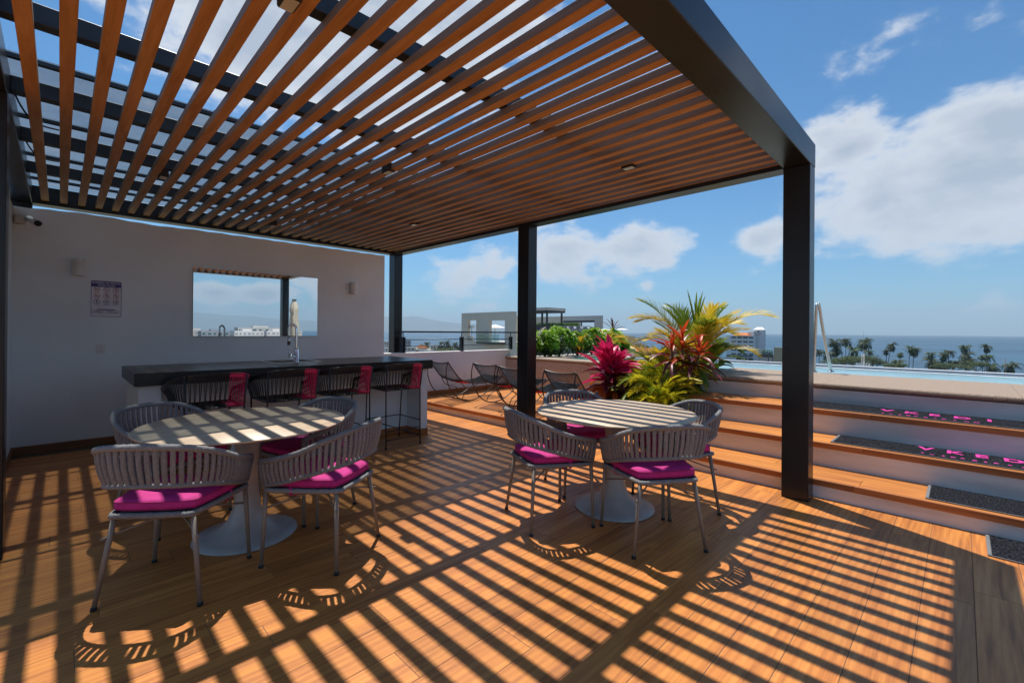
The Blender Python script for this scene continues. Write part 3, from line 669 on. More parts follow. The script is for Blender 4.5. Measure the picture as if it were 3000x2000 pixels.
q = MB(); q.box(-.08, .08, -.0038, -.0034, -.129, -.119); q.build('bar', M['sign_blue'], sg, False)
for zz, ww in ((-.176, .10), (-.184, .085), (-.192, .05)):
    q = MB(); q.box(-ww, ww, -.0037, -.0034, zz - .0022, zz + .0022); q.build('small_print', M['sconce'], sg, False)
ic = 0
for row in range(3):
    for cx_ in (-.083, .0, .083):
        z0_ = .112 - .073 * row; mt = M['sign_red'] if row < 2 else M['sign_blue']
        q = MB(); q.disc((cx_, -.0040, z0_), .027, 1, 22, .0225)
        if row < 2: a = R(40); dx, dz = math.cos(a), -math.sin(a); nx, nz_ = -dz, dx; q.add([(cx_ + s1 * dx * .024 + s2 * nx * .0022, -.0041, z0_ + s1 * dz * .024 + s2 * nz_ * .0022) for s1, s2 in ((-1, -1), (1, -1), (1, 1), (-1, 1))], [(0, 1, 2, 3)])
        q.build('ring', mt, sg, False)
        q = MB(); y_ = -.0039
        def blob(u, v, a, b, n=10): q.add([(cx_ + u + a * math.cos(6.2832 * k / n), y_, z0_ + v + b * math.sin(6.2832 * k / n)) for k in range(n)], [tuple(range(n))])
        def bar(u0, v0, u1, v1, w2=.0022):
            d = Vector((u1 - u0, v1 - v0)); p = Vector((-d.y, d.x)).normalized() * w2
            q.add([(cx_ + u0 + p.x, y_, z0_ + v0 + p.y), (cx_ + u1 + p.x, y_, z0_ + v1 + p.y), (cx_ + u1 - p.x, y_, z0_ + v1 - p.y), (cx_ + u0 - p.x, y_, z0_ + v0 - p.y)], [(0, 1, 2, 3)])
        if ic == 0: blob(0, 0, .011, .004); bar(-.009, 0, -.010, -.012); bar(.008, 0, .009, -.012); bar(.009, .002, .014, .010); bar(-.010, .002, -.015, .009)
        elif ic == 1: bar(-.014, .006, .012, -.008, .0015); bar(-.014, -.004, .012, .006, .0015)
        elif ic == 2: blob(.004, .013, .004, .004); bar(.002, .008, -.004, -.004, .004); bar(-.004, -.004, -.012, -.010); bar(-.002, -.004, .008, -.012); bar(.002, .006, .013, .004)
        elif ic == 3: blob(-.008, .003, .005, .005); bar(-.004, 0, .012, -.006, .003); bar(-.016, -.008, .016, -.009, .0014)
        elif ic == 4: blob(0, .014, .004, .004); bar(0, .01, 0, -.004, .005); bar(0, -.004, -.006, -.016); bar(0, -.004, .006, -.014); bar(0, .006, .010, -.001)
        elif ic == 5: blob(-.002, .014, .004, .004); bar(-.002, .01, 0, -.004, .004); bar(0, -.004, -.006, -.015); bar(0, -.004, .008, -.015); bar(-.002, .006, .010, .004)
        elif ic == 6: blob(0, .014, .004, .004); bar(0, .01, 0, -.014, .0045); bar(-.012, .018, .012, .018, .0015)
        elif ic == 7: blob(0, .004, .017, .006); bar(0, .004, 0, -.014, .0012)
        else: blob(.006, .014, .004, .004); bar(.006, .01, .006, -.014, .0045); blob(-.009, .002, .003, .003); bar(-.009, 0, -.009, -.014, .003)
        q.build('pictogram', M['sign_black'], sg, False)
        q = MB(); q.box(cx_ - .026, cx_ + .026, -.0038, -.0034, z0_ - .0345, z0_ - .0315); q.build('caption', mt, sg, False)
        ic += 1

# parapet and railing
pp = thing('parapet_wall', 'low white parapet wall with a bright cap behind the loungers', 'wall', (5.4, 7.1, 0))
q = MB(); q.box(3.9425, 7.02, 7.05, 7.20, 0, .938); q.build('plaster', M['white_wall'], pp)
q = MB(); q.bbox(3.9425, 7.03, 7.046, 7.207, .9385, .953, .003); q.build('cap', M['white_cap'], pp)
x = XF + .03
while x < 6.85:
    x2 = min(x + 1.2, 6.86); q = MB(); q.bbox(-(x2 - x) / 2 + .001, (x2 - x) / 2 - .001, -.012, 0, 0, .085, .002); o = q.build('baseboard', M['nosing'], pp, False); o.location = ((x + x2) / 2 - 5.4, 7.0495 - 7.1, ZD + .001); x = x2
t = thing('outlet_plate', 'faint outlet plate on the parapet wall behind the first lounger', 'outlet', (5.9, 7.05, .72))
t.location = on(1364, 1097, 1, 7.05)
q = MB(); q.bbox(-.035, .035, -.006, 0, -.055, .055, .002); q.build('plate', M['white_wall'], t, False)
q = MB(); q.bbox(-.012, .012, -.008, -.006, -.02, .02, .001); q.build('socket', M['sconce'], t, False)
rl = thing('railing', 'dark steel railing with three bars fixed on the white parapet', 'railing', (5.7, 7.12, .95))
q = MB(); q.bbox(4.30, 7.6, 7.10, 7.14, 1.315, 1.345, .004); q.build('top_rail', M['purlin'], rl)
q = MB(); q.tube([(4.30, 7.12, 1.187), (7.12, 7.12, 1.187)], .009, 8); q.build('rail', M['purlin'], rl)
q = MB(); q.tube([(4.30, 7.12, 1.066), (7.12, 7.12, 1.066)], .008, 8); q.build('rail', M['purlin'], rl)
for x in (4.36, 5.702, 7.092):
    for s in (-1, 1):
        q = MB(); q.bbox(x + s * .024 - .012, x + s * .024 + .012, 7.09, 7.15, .953, 1.235, .003); q.build('post', M['purlin'], rl)
    q = MB(); q.tube([(x, 7.12, 1.0), (x, 7.12, 1.316)], .009, 8); q.build('post', M['purlin'], rl)

# ------------------------------------------------------------------ bar counter
bc = thing('bar_counter', 'long bar counter with a thick black top on white plastered supports', 'bar counter', (1.93, 5.4, 0))
q = MB(); q.bbox(.437, 3.426, 4.868, 5.958, .863, .975, .003); q.build('countertop', M['black_top'], bc)
for xa, xb in ((.472, .625), (3.285, 3.40)):
    q = MB(); q.box(xa, xb, 4.95, 5.90, 0, .862); q.build('side_panel', M['white_wall'], bc)
q = MB(); q.box(.626, 3.284, 5.25, 5.36, 0, .862); q.build('front_panel', M['white_wall'], bc)
for (a, b, c_, d) in ((.626, 3.27, 5.238, 5.2495), (3.273, 3.2845, 4.95, 5.249), (3.273, 3.405, 4.938, 4.9495), (.472, .625, 4.938, 4.9495), (.46, .4715, 4.95, 5.9)):
    q = MB(); q.bbox(a, b, c_, d, .001, .085, .002); q.build('baseboard', M['base_wood'] if d < 5 and a < 1 else M['nosing'], bc)
q = MB(); q.bbox(1.66, 2.20, 5.36, 5.86, .9755, .979, .001); q.build('sink_rim', M['brushed'], bc)
q = MB(); q.bbox(1.70, 2.16, 5.44, 5.82, .9795, .981, .001); q.build('sink_basin', M['foot'], bc)
fc = thing('faucet', 'tall chrome gooseneck faucet standing at the bar sink', 'faucet', (1.92, 5.42, .975))
q = MB(); q.lathe([(.034, 0), (.034, .006), (.026, .012), (.026, .15), (.022, .16)], 20); q.build('base', M['chrome'], fc, False)
q = MB(); q.tube(catmull([(0, 0, .15), (0, 0, .36), (-.008, .006, .41), (-.038, .012, .435), (-.068, .018, .41), (-.074, .02, .36), (-.074, .02, .30)], 7), .014, 12); q.build('spout', M['chrome'], fc, False)
q = MB(); q.tube([(-.074, .02, .31), (-.074, .02, .20)], [.017, .019], 12); q.build('spray_head', M['brushed'], fc, False)
q = MB(); q.tube([(-.02, -.01, .075), (-.085, -.02, .075)], .017, 12); q.tube([(-.082, -.02, .08), (-.088, -.022, .15)], .006, 8); q.build('lever', M['chrome'], fc, False)

# ------------------------------------------------------------------ bar stools
def make_stool():
    t = thing('bar_stool', 'x', 'bar stool', (0, 0, 0), 0, 'bar stools at the counter')
    # local frame: +Y faces the counter, seat .67 high
    zs = .665; rod = .0075
    seat = [(-.225, -.24, zs), (.225, -.24, zs), (.235, .20, zs), (-.235, .20, zs)]
    feet = [(-.225, -.25, 0), (.225, -.25, 0), (.23, .25, 0), (-.23, .25, 0)]
    for i in range(4):
        q = MB(); top_ = .955 if i < 2 else zs
        pts = [feet[i], seat[i]]
        if i < 2: pts.append((seat[i][0] * 1.04, -.285, .95))
        q.tube(pts, rod, 8); q.build('leg', M['frame_black'], t, False)
        q = MB(); q.lathe([(.012, 0), (.014, .008), (.010, .022)], 10, feet[i]); q.build('foot_cap', M['foot'], t, False)
    q = MB(); q.tube(seat + [seat[0]], rod, 8); q.build('seat_frame', M['frame_black'], t, False)
    # back hoop: rises behind, slopes down along the arms
    hoop = catmull([(-.26, .22, .78), (-.315, .08, .83), (-.30, -.12, .905), (-.20, -.275, .952), (0, -.315, .965), (.20, -.275, .952), (.30, -.12, .905), (.315, .08, .83), (.26, .22, .78)], 8)
    q = MB(); q.tube(hoop, .010, 8); q.tube([(-.26, .22, .78), seat[3]], rod, 6); q.tube([(.26, .22, .78), seat[2]], rod, 6); q.build('back_frame', M['frame_black'], t, False)
    fr = MB(); zf = .28
    def lp(i, z): a = Vector(feet[i]); b = Vector(seat[i]); return a.lerp(b, z / zs)
    fr.tube([lp(0, .10), lp(1, .10)], .006, 6); fr.tube([lp(2, zf), lp(3, zf)], .006, 6); fr.tube([lp(0, .10), lp(2, zf)], .006, 6) if False else None
    fr.tube([lp(1, zf), lp(2, zf)], .006, 6); fr.tube([lp(0, zf), lp(3, zf)], .006, 6); fr.tube([lp(0, .20), lp(1, .20)], .006, 6)
    fr.tube([lp(1, .10), lp(3, zf)], .006, 6)
    fr.build('footrest', M['frame_black'], t, False)
    # cords of the back (outer) and of the seat
    black, pink = MB(), MB(); n = 80; hoop = even(hoop, 120)
    per = catmull([(-.235, .20, zs), (-.232, -.02, zs), (-.225, -.24, zs), (0, -.242, zs), (.225, -.24, zs), (.232, -.02, zs), (.235, .20, zs)], 10)
    def samp(line, u):
        x = u * (len(line) - 1); i = min(int(x), len(line) - 2); return line[i].lerp(line[i + 1], x - i)
    for i in range(n + 1):
        u = i / n; a = samp(hoop, u); b = samp(per, min(1, max(0, (u - .5) * .98 + .5)))
        ispink = .555 < u < .71
        tgt = pink if ispink else black
        if u < .36 or u > .71 or not ispink:
            b2 = samp(per, min(1, max(0, (u - .5) * .98 + .5 + (.006 if i % 2 else -.006)))); tgt.tube([a, b2], .0034, 4, cap=False)
        else:
            tgt.tube([a, b], .0036, 4, cap=False); 
    # broad wrapped band along the hoop top
    def band(u0, u1, tgt):
        k = 26; vs = []; fs = []
        for i in range(k + 1):
            u = u0 + (u1 - u0) * i / k; a = samp(hoop, u); b = samp(per, u); d = (b - a).normalized(); o_ = Vector((a.x, a.y, 0)).normalized() * .011
            vs += [a + o_ + Vector((0, 0, .008)), a + d * .030 + o_ * .7]
        for i in range(k): fs.append((2 * i, 2 * i + 1, 2 * i + 3, 2 * i + 2))
        tgt.add(vs, fs, True)
    band(0, .555, black); band(.71, 1, black); band(.555, .71, pink)
    for i in range(40):
        x = -.222 + .444 * i / 39; (pink if .585 < (x + .222) / .444 < .99 and False else black).tube([(x, -.24, zs + .004), (x * 1.03, .20, zs + .004)], .0042, 4, cap=False)
    for i in range(8):
        x = .12 + .1 * i / 7; pink.tube([(x, -.243, zs + .008), (x * .9, .05, zs + .008)], .0048, 4, cap=False)
    for i in range(34):
        y = -.235 + .43 * i / 33; black.tube([(-.23, y, zs), (.23, y, zs)], .0036, 4, cap=False)
    o = black.build('black_cords', M['cord_black'], t, False); o['kind'] = 'stuff'
    o = pink.build('pink_cords', M['cord_pink'], t, False); o['kind'] = 'stuff'
    return t
st0 = make_stool()
for i, (x, y, rz, lab) in enumerate(((.945, 4.83, 3, 'first black corded bar stool, leftmost at the counter'), (1.60, 4.86, 1, 'second black corded bar stool, left of the faucet axis behind the near table'),
                                  (2.19, 4.86, 0, 'third black corded bar stool, just right of the faucet'), (2.845, 4.86, -1, 'fourth black corded bar stool, rightmost with its legs in full view'))):
    o = st0 if i == 0 else dup(st0); o.location = (x, y, 0); o.rotation_euler = (0, 0, R(rz)); o['label'] = lab

# ------------------------------------------------------------------ tables
def make_table(x, y, rz, label):
    t = thing('round_table', label, 'table', (x, y, 0), rz, 'round pedestal tables')
    q = MB(); q.lathe([(.0, .722), (.565, .722), (.598, .729), (.602, .735), (.598, .740), (.0, .741)], 96, cap=False); q.build('tabletop', M['table_top'], t, False)
    prof = [(0, 0), (.298, 0), (.303, .006), (.300, .012), (.24, .024), (.17, .05), (.115, .10), (.082, .18), (.066, .30), (.062, .42), (.068, .55), (.085, .66), (.105, .72)]
    q = MB(); q.lathe(prof, 64, cap=False); q.build('pedestal', M['pedestal'], t, False)
    return t
t1 = make_table(.88, 3.341, R(8), 'round travertine topped table nearest the bar, left of the photo')
p = on(1270 * .5102 + 0, 1200 + 740 * .5102, 2, .02)
q = MB(); q.bbox(-.028, .028, -.018, .018, -.001, .001, .0005); o = q.build('sticker', M['foot'], t1, False); o.location = (-.13, -.10, .0335); o.rotation_euler = (R(-9), R(11), 0)
t2 = make_table(3.046, 1.906, R(-20), 'round travertine topped table right, near the potted red plant and stairs')

# ------------------------------------------------------------------ dining chairs
def make_chair():
    t = thing('dining_chair', 'x', 'chair', (0, 0, 0), 0, 'woven dining chairs')
    # local: +Y is forward, origin on the floor under the seat centre
    rz, fz = .445, .44
    legs = [((-.26, .225, 0), (-.235, .215, .47)), ((.26, .225, 0), (.235, .215, .47)), ((-.24, -.235, 0), (-.178, -.19, rz)), ((.24, -.235, 0), (.178, -.19, rz))]
    for a, b in legs:
        a, b = Vector(a), Vector(b); q = MB(); q.tube([a + (b - a) * .03, b], [.0105, .0135], 10); q.build('leg', M['chair_leg'], t, False)
        q = MB(); q.tube([a, a + (b - a) * .035], .0135, 10); q.build('foot_cap', M['foot'], t, False)
    # seat ring
    ring = catmull([(-.235, .215, fz), (0, .232, fz), (.235, .215, fz), (.235, .05, fz), (.19, -.19, fz), (.12, -.215, fz), (-.12, -.215, fz), (-.19, -.19, fz), (-.235, .05, fz)], 7, closed=True)
    q = MB(); n = len(ring); rs = [.0135 + .0022 * (i % 2) for i in range(n)]; q.tube(ring, rs, 8, closed=True); q.build('seat_frame', M['rope'], t, False)
    q = MB(); q.add([(p.x, p.y, fz) for p in ring], [tuple(range(n))]); q.build('seat_base', M['rope'], t, False)
    q = MB(); q.tube([(-.245, .222, .33), (0, 0, .385), (.222, -.222, .33)], .0055, 6); q.tube([(.245, .222, .33), (0, 0, .39), (-.222, -.222, .33)], .0055, 6); q.build('stretcher', M['chair_leg'], t, False)
    # rails of the back
    top = [(-.262, .235, .60), (-.292, .10, .632), (-.300, -.03, .672), (-.275, -.17, .735), (-.19, -.27, .778), (0, -.305, .792), (.19, -.27, .778), (.275, -.17, .735), (.300, -.03, .672), (.292, .10, .632), (.262, .235, .60)]
    bot = [(-.240, .225, .462), (-.262, .10, .49), (-.268, -.03, .53), (-.245, -.16, .57), (-.165, -.245, .592), (0, -.275, .60), (.165, -.245, .592), (.245, -.16, .57), (.268, -.03, .53), (.262, .10, .49), (.240, .225, .462)]
    T, B = even(catmull(top, 8), 90), even(catmull(bot, 8), 90)
    q = MB(); q.tube(T, [.0158 + .0020 * (i % 2) for i in range(len(T))], 8); q.build('top_rail', M['rope'], t, False)
    q = MB(); q.tube(B, [.0125 + .0018 * (i % 2) for i in range(len(B))], 8); q.build('bottom_rail', M['rope'], t, False)
    for s in (0, -1):
        q = MB(); q.tube([T[s], B[s]], .0145, 8); q.build('arm_post', M['rope'], t, False)
    k = 43
    def samp(line, u):
        x = u * (len(line) - 1); i = min(int(x), len(line) - 2); return line[i].lerp(line[i + 1], x - i)
    for i in range(k):
        u = (i + .8) / (k + .6); a, b = samp(T, u), samp(B, u)
        # strands lean a little
        mid = (a + b) / 2; outw = Vector((mid.x, mid.y, 0)).normalized() * .010
        q = MB(); vs = []; fs = []
        tang = (samp(T, min(1, u + .01)) - samp(T, max(0, u - .01))).normalized(); off = Vector((mid.x, mid.y, 0)).normalized()
        hw, th = .0115, .0066; segs = 4
        for j in range(segs + 1):
            p = a.lerp(b, j / segs) + outw * math.sin(math.pi * j / segs)
            wob = .0006 * math.sin(j * 2.1 + i)
            for (du, dv) in ((-hw, -th * .5), (-hw * .5, -th), (hw * .5, -th), (hw, -th * .5), (hw, th * .5), (hw * .5, th), (-hw * .5, th), (-hw, th * .5)):
                vs.append(p + tang * (du + wob) + off * dv)
        for j in range(segs):
            for c in range(8): fs.append((j * 8 + c, j * 8 + (c + 1) % 8, (j + 1) * 8 + (c + 1) % 8, (j + 1) * 8 + c))
        q.add(vs, fs, True); q.build('strand', M['rope'], t, False)
    # cushion
    def cush(z, ins, sc_=1.0):
        P = [(-.225, .222), (.225, .222), (.232, .05), (.185, -.185), (-.185, -.185), (-.232, .05)]
        pts = catmull([(x * sc_ * (1 - ins), y * sc_ * (1 - ins) + .003, z) for x, y in [(-.21, .222), (0, .232), (.21, .222), (.234, .19), (.232, .03), (.20, -.15), (.165, -.20), (0, -.212), (-.165, -.20), (-.20, -.15), (-.232, .03), (-.234, .19)]], 4, closed=True)
        return pts
    zc0 = .4545
    layers = [(zc0, .06), (zc0 + .006, .012), (zc0 + .018, -.004), (zc0 + .032, -.004), (zc0 + .045, .010), (zc0 + .053, .05), (zc0 + .0585, .16), (zc0 + .061, .40), (zc0 + .0615, .75)]
    q = MB(); rings = [cush(z, i_) for z, i_ in layers]; n = len(rings[0]); vs = [p for r in rings for p in r]; fs = []
    for r in range(len(rings) - 1):
        for j in range(n): fs.append((r * n + j, r * n + (j + 1) % n, (r + 1) * n + (j + 1) % n, (r + 1) * n + j))
    fs.append(tuple(range((len(rings) - 1) * n, len(rings) * n))); fs.append(tuple(range(n))[::-1])
    q.add(vs, fs, True); cu = q.build('cushion', M['cushion'], t, False)
    q = MB(); q.tube(cush(zc0 + .045, .004), .0028, 6, closed=True); q.tube(cush(zc0 + .012, .0), .0024, 6, closed=True); q.build('piping', M['piping'], cu, False)
    for s in (-1, 1):
        q = MB(); q.tube(catmull([(s * .225, .06, .47), (s * .245, .055, .445), (s * .23, .05, .415), (s * .12, .03, .395), (s * .03, .01, .39)], 5), .010, 6, flat=.25, upv=(0, 1, 0)); q.build('strap', M['cushion'], cu, False)
    return t
ch0 = make_chair()
CH = [(.455, 2.965, 50.9, 'woven grey chair front left at the near left table, its back to the camera'),
      (1.155, 2.766, 123.9, 'woven grey chair front right at the near left table, back seen at a slant'),
      (.575, 3.945, -62, 'woven grey chair behind the left table on the wall side, mostly hidden'),
      (1.335, 3.50, 196, 'woven grey chair behind the left table, between it and the bar stools'),
      (2.52, 2.13, -24.5, 'woven grey chair on the left side of the right table, by the open floor'),
      (2.76, 1.44, 55.6, 'woven grey chair at the front of the right table, back squarely to the camera'),
      (3.42, 1.60, 144, 'woven grey chair on the right side of the right table, beside the stairs'),
      (3.245, 2.37, 243, 'woven grey chair behind the right table, in front of the loungers')]
for i, (x, y, a, lab) in enumerate(CH):
    o = ch0 if i == 0 else dup(ch0); o.location = (x, y, 0); o.rotation_euler = (0, 0, R(a - 90)); o['label'] = lab

# ------------------------------------------------------------------ loungers
def make_lounger():
    t = thing('corded_lounger', 'x', 'lounger', (0, 0, 0), 0, 'corded loungers on the deck')
    W = .265; rail = catmull([(0, 0, .69), (.10, 0, .56), (.25, 0, .40), (.40, 0, .335), (.55, 0, .305), (.80, 0, .285), (1.0, 0, .30), (1.15, 0, .34), (1.28, 0, .37)], 6)
    arc = catmull([(0, 0, .69), (-.035, 0, .56), (-.03, 0, .42), (.04, 0, .25), (.17, 0, .11), (.30, 0, .035), (.45, 0, .006), (.62, 0, .02), (.80, 0, .08), (.95, 0, .17), (1.12, 0, .29), (1.28, 0, .37)], 6)
    hoop = catmull([(.30, 0, .035), (.36, 0, .13), (.47, 0, .185), (.58, 0, .18), (.66, 0, .10), (.68, 0, .035)], 5)
    hoop2 = catmull([(.25, 0, .40), (.33, 0, .27), (.45, 0, .22), (.55, 0, .24), (.68, 0, .295)], 5)
    for s in (-1, 1):
        f = lambda P: [(p.x, s * W, p.z) for p in P]
        q = MB(); q.tube(f(rail), .010, 8); q.build('side_rail', M['frame_black'], t, False)
        q = MB(); q.tube(f(arc), .009, 8); q.build('rocker', M['frame_black'], t, False)
        q = MB(); q.tube(f(hoop), .007, 6); q.tube(f(hoop2), .007, 6); q.build('brace', M['frame_black'], t, False)
    hd = catmull([(0, -W, .69), (.02, -W * .5, .665), (.025, 0, .658), (.02, W * .5, .665), (0, W, .69)], 6)
    q = MB(); q.tube(hd, .010, 8); q.build('head_rail', M['frame_black'], t, False)
    q = MB(); q.tube(catmull([(1.28, -W, .37), (1.30, 0, .36), (1.28, W, .37)], 6), .010, 8); q.tube([(.45, -W, .008), (.45, W, .008)], .007, 6); q.build('cross_rail', M['frame_black'], t, False)
    bl, pk = MB(), MB()
    tot = len(rail) - 1; n = 96
    for i in range(1, n):
        x = i / n * tot; k = min(int(x), tot - 1); p = rail[k].lerp(rail[k + 1], x - k); u = i / n
        sag = .035 * (1 - abs(u - .25)) ; pts = []
        for j in range(7):
            v = -1 + 2 * j / 6; pts.append((p.x + .018 * (1 - v * v) * (1 if u < .3 else 0), v * W, p.z - sag * (1 - v * v)))
        (pk if .33 < u < .47 else bl).tube(pts, .0044 if not (.33 < u < .47) else .0062, 4, cap=False)
    o = bl.build('black_cords', M['cord_black'], t, False); o['kind'] = 'stuff'; o = pk.build('pink_cords', M['cord_pink'], t, False); o['kind'] = 'stuff'
    return t
lg0 = make_lounger()
for i, (x, y, lab) in enumerate(((4.57, 6.325, 'black corded lounger with pink stripe next to the parapet, farthest left'), (4.76, 5.36, 'black corded lounger with pink stripe, second from the parapet'),
                             (4.60, 4.60, 'black corded lounger partly hidden behind the middle column'), (4.64, 3.72, 'black corded lounger nearest the pink leaved plant'))):
    o = lg0 if i == 0 else dup(lg0); o.location = (x, y, ZD + .003); o['label'] = lab; o.rotation_euler = (0, 0, R((0, 1.5, -1, .5)[i]))
    if i == 3: o.location.x = 4.62
# ------------------------------------------------------------------ plants
def leaf_mb(q, L_, W_, bend, fold=.25, seg=7, base=None, twist=0.0, wave=0.0):
    """lance-shaped leaf along +X, arching down by 'bend' radians, optional transform"""
    x = z = 0; a = bend * .25; vs = []; fs = []
    for i in range(seg + 1):
        t = i / seg; wd = W_ * (math.sin(math.pi * min(1, t * .93 + .035)) ** .8) * (1 - .15 * t) + .002
        if i == seg: wd = .0008
        up = wd * fold; wv = wave * math.sin(t * 9)
        tw = twist * t; c, s_ = math.cos(tw), math.sin(tw)
        for side in (-1, 0, 1):
            yy = side * wd / 2; zz = (up if side else 0) + (wv if side > 0 else -wv if side < 0 else 0)
            vs.append((x - math.sin(-a) * 0, yy * c - zz * s_, z + zz * c + yy * s_))
        x += math.cos(a) * L_ / seg; z += math.sin(a) * L_ / seg; a -= bend / seg
    for i in range(seg):
        for s_ in (0, 1): b = i * 3 + s_; fs.append((b, b + 3, b + 4, b + 1))
    if base is not None: vs = [base @ Vector(v) for v in vs]
    return q.add(vs, fs, True)
def leaf_set(name, mat, L_, W_, bends, fold=.25, wave=0.0):
    out = []
    for b in bends:
        q = MB(); leaf_mb(q, L_, W_, b, fold, 8, None, random.uniform(-.5, .5), wave); out.append(q.mesh(name, mat))
    return out
def orient(az_, el_, roll_=0): return (Matrix.Rotation(az_, 4, 'Z') @ Matrix.Rotation(-el_, 4, 'Y') @ Matrix.Rotation(roll_, 4, 'X'))
def place_leaf(me, t, p, az_, el_, roll_, s, name='leaf'):
    o = bpy.data.objects.new(name, me); col.objects.link(o); o.parent = t
    o.matrix_local = Matrix.Translation(Vector(p)) @ orient(az_, el_, roll_) @ Matrix.Scale(s, 4); return o
def cordyline(name, label, loc, z0, z1, zones, n, scale, heads, rnd):
    """zones: list of (min fraction, meshes). heads: stem tops (dx,dy,dz)"""
    t = thing(name, label, 'plant', loc)
    for hx, hy, hz in heads:
        q = MB(); q.tube(catmull([(hx * .2, hy * .2, 0), (hx * .5, hy * .5, hz * .5), (hx, hy, hz)], 5), [.016] * 10 + [.011], 8); q.build('stem', M['stem'], t, False)
    for i in range(n):
        f = (i + .5) / n; hx, hy, hz = heads[i % len(heads)]
        zz = z0 + (hz - z0) * (f ** .8); k = zz / hz
        el_ = R(-25 + 100 * f ** 1.5 + rnd.uniform(-13, 13)); az_ = i * 2.39996 + rnd.uniform(-.35, .35)
        ms = [m for lo_, m in zones if f >= lo_][-1]
        place_leaf(rnd.choice(ms), t, (hx * k, hy * k, zz), az_, el_, rnd.uniform(-.35, .35), scale * rnd.uniform(.78, 1.15) * (1.05 - .25 * f))
    return t
rnd = random.Random(11)
bends = (.5, .9, 1.3, 1.7, .2)
cm = leaf_set('leaf', M['cord_leaf'], .44, .118, bends, .3, .004); cd = leaf_set('leaf', M['cord_dark'], .44, .098, bends, .3, .003); co_ = leaf_set('leaf', M['cord_orange'], .36, .085, (1.2, 1.6, 2.0), .3, .003)
soil = MB(); soil.box(5.04, 6.9, YS + .01, 3.6, .0, .20); soil = soil.build('planter_soil', M['soil']); soil['kind'] = 'structure'
curb = thing('planter_curb', 'low white curb around the bed of tropical plants between stairs and deck', 'planter', (5.0, 3.0, ZD))
q = MB(); q.bbox(4.98, 5.04, YS + .01, 3.66, .12, .27, .004); q.build('front_curb', M['riser'], curb)
q = MB(); q.bbox(5.041, 6.88, 3.60, 3.66, .12, .27, .004); q.build('side_curb', M['riser'], curb)
cordyline('cordyline_plant', 'tall pink and burgundy leaved plant behind the right table', (5.22, 3.33, .18), .20, .80,
          [(0, co_), (.12, co_ * 2 + cd), (.36, cd + co_), (.46, cd + cm[:2]), (.58, cd[:1] + cm)], 100, 1.16, [(-.04, .07, .74), (.07, -.06, .66), (0, .02, .78)], rnd)
rm = leaf_set('leaf', M['red_leaf'], .38, .062, (.3, .6, .9, 1.2), .3, .003); pm_ = leaf_set('leaf', M['purple_leaf'], .40, .052, (.7, 1.1, 1.5), .3, .003)
cordyline('cordyline_plant', 'orange red leaved plant in front of the golden palms', (5.50, 2.47, .2), .74, 1.12,
          [(0, pm_), (.2, pm_ + rm[:2]), (.5, rm + pm_[:1]), (.8, rm)], 64, .98, [(-.06, .12, .96), (.10, -.17, .90), (.0, .0, 1.06)], rnd)
def frond_mesh(mat, L_, nl, ll, lw, bend, droop, rnd, vshape=.5):
    q = MB(); x = z = 0; a = R(0); pts = []; k = 14
    for i in range(k + 1):
        pts.append((x, 0, z, a)); x += math.cos(a) * L_ / k; z += math.sin(a) * L_ / k; a -= bend / k * (.4 + 1.2 * i / k)
    q.tube([(p[0], 0, p[2]) for p in pts], [.007 * (1 - .8 * i / k) for i in range(k + 1)], 5)
    for i in range(nl):
        f = .12 + .88 * i / (nl - 1); u = f * k; j = min(int(u), k - 1); w_ = u - j
        px = pts[j][0] * (1 - w_) + pts[j + 1][0] * w_; pz = pts[j][2] * (1 - w_) + pts[j + 1][2] * w_; aa = pts[j][3]
        ln = ll * (math.sin(math.pi * (.12 + .80 * f)) ** .7) * rnd.uniform(.85, 1.1)
        for sd in (-1, 1):
            fw_ = R(58 - 34 * f + rnd.uniform(-6, 6)); up_ = vshape + rnd.uniform(-.12, .12)
            d = Vector((math.cos(fw_), sd * math.sin(fw_) * math.cos(up_), math.sin(fw_) * math.sin(up_)))
            d = Matrix.Rotation(-aa, 3, 'Y') @ d
            side = d.cross(Vector((0, 0, 1))).normalized() if abs(d.z) < .95 else Vector((0, 1, 0))
            p0 = Vector((px, 0, pz)); vs = []; fs = []; dd = d.copy(); p = p0.copy(); S = 3
            for s_ in range(S + 1):
                wd = lw * (1, 1.15, .8, .05)[s_] / 2; vs += [p - side * wd, p + side * wd]; p = p + dd * ln / S; dd = (dd + Vector((0, 0, -droop))).normalized()
            for s_ in range(S): b = s_ * 2; fs.append((b, b + 1, b + 3, b + 2))
            q.add(vs, fs, True)
    return q.mesh('frond', mat)
def palm_clump(label, loc, meshes, n, rnd, zb=(0.1, .5), els=(25, 85), sc_=(.8, 1.15), name='golden_palm', cat='plant', stems=5, stemh=.5):
    t = thing(name, label, cat, loc)
    for i in range(stems):
        a = i * 6.2832 / max(1, stems); q = MB(); q.tube([(math.cos(a) * .06, math.sin(a) * .06, 0), (math.cos(a) * .10, math.sin(a) * .10, stemh)], [.018, .012], 8); q.build('stem', M['stem'], t, False)
    for i in range(n):
        az_ = i * 2.39996 + rnd.uniform(-.3, .3); el_ = R(els[0] + (els[1] - els[0]) * rnd.random()); r_ = rnd.uniform(0, .10)
        place_leaf(rnd.choice(meshes), t, (math.cos(az_) * r_, math.sin(az_) * r_, rnd.uniform(*zb)), az_, el_, rnd.uniform(-.4, .4), rnd.uniform(*sc_), 'frond')
    return t
ar = [frond_mesh(M['areca'], .95, 38, .29, .012, b, .08, rnd) for b in (1.0, 1.35, 1.7)] + [frond_mesh(M['areca_green'], .95, 36, .30, .012, b, .10, rnd) for b in (.9, 1.4)]
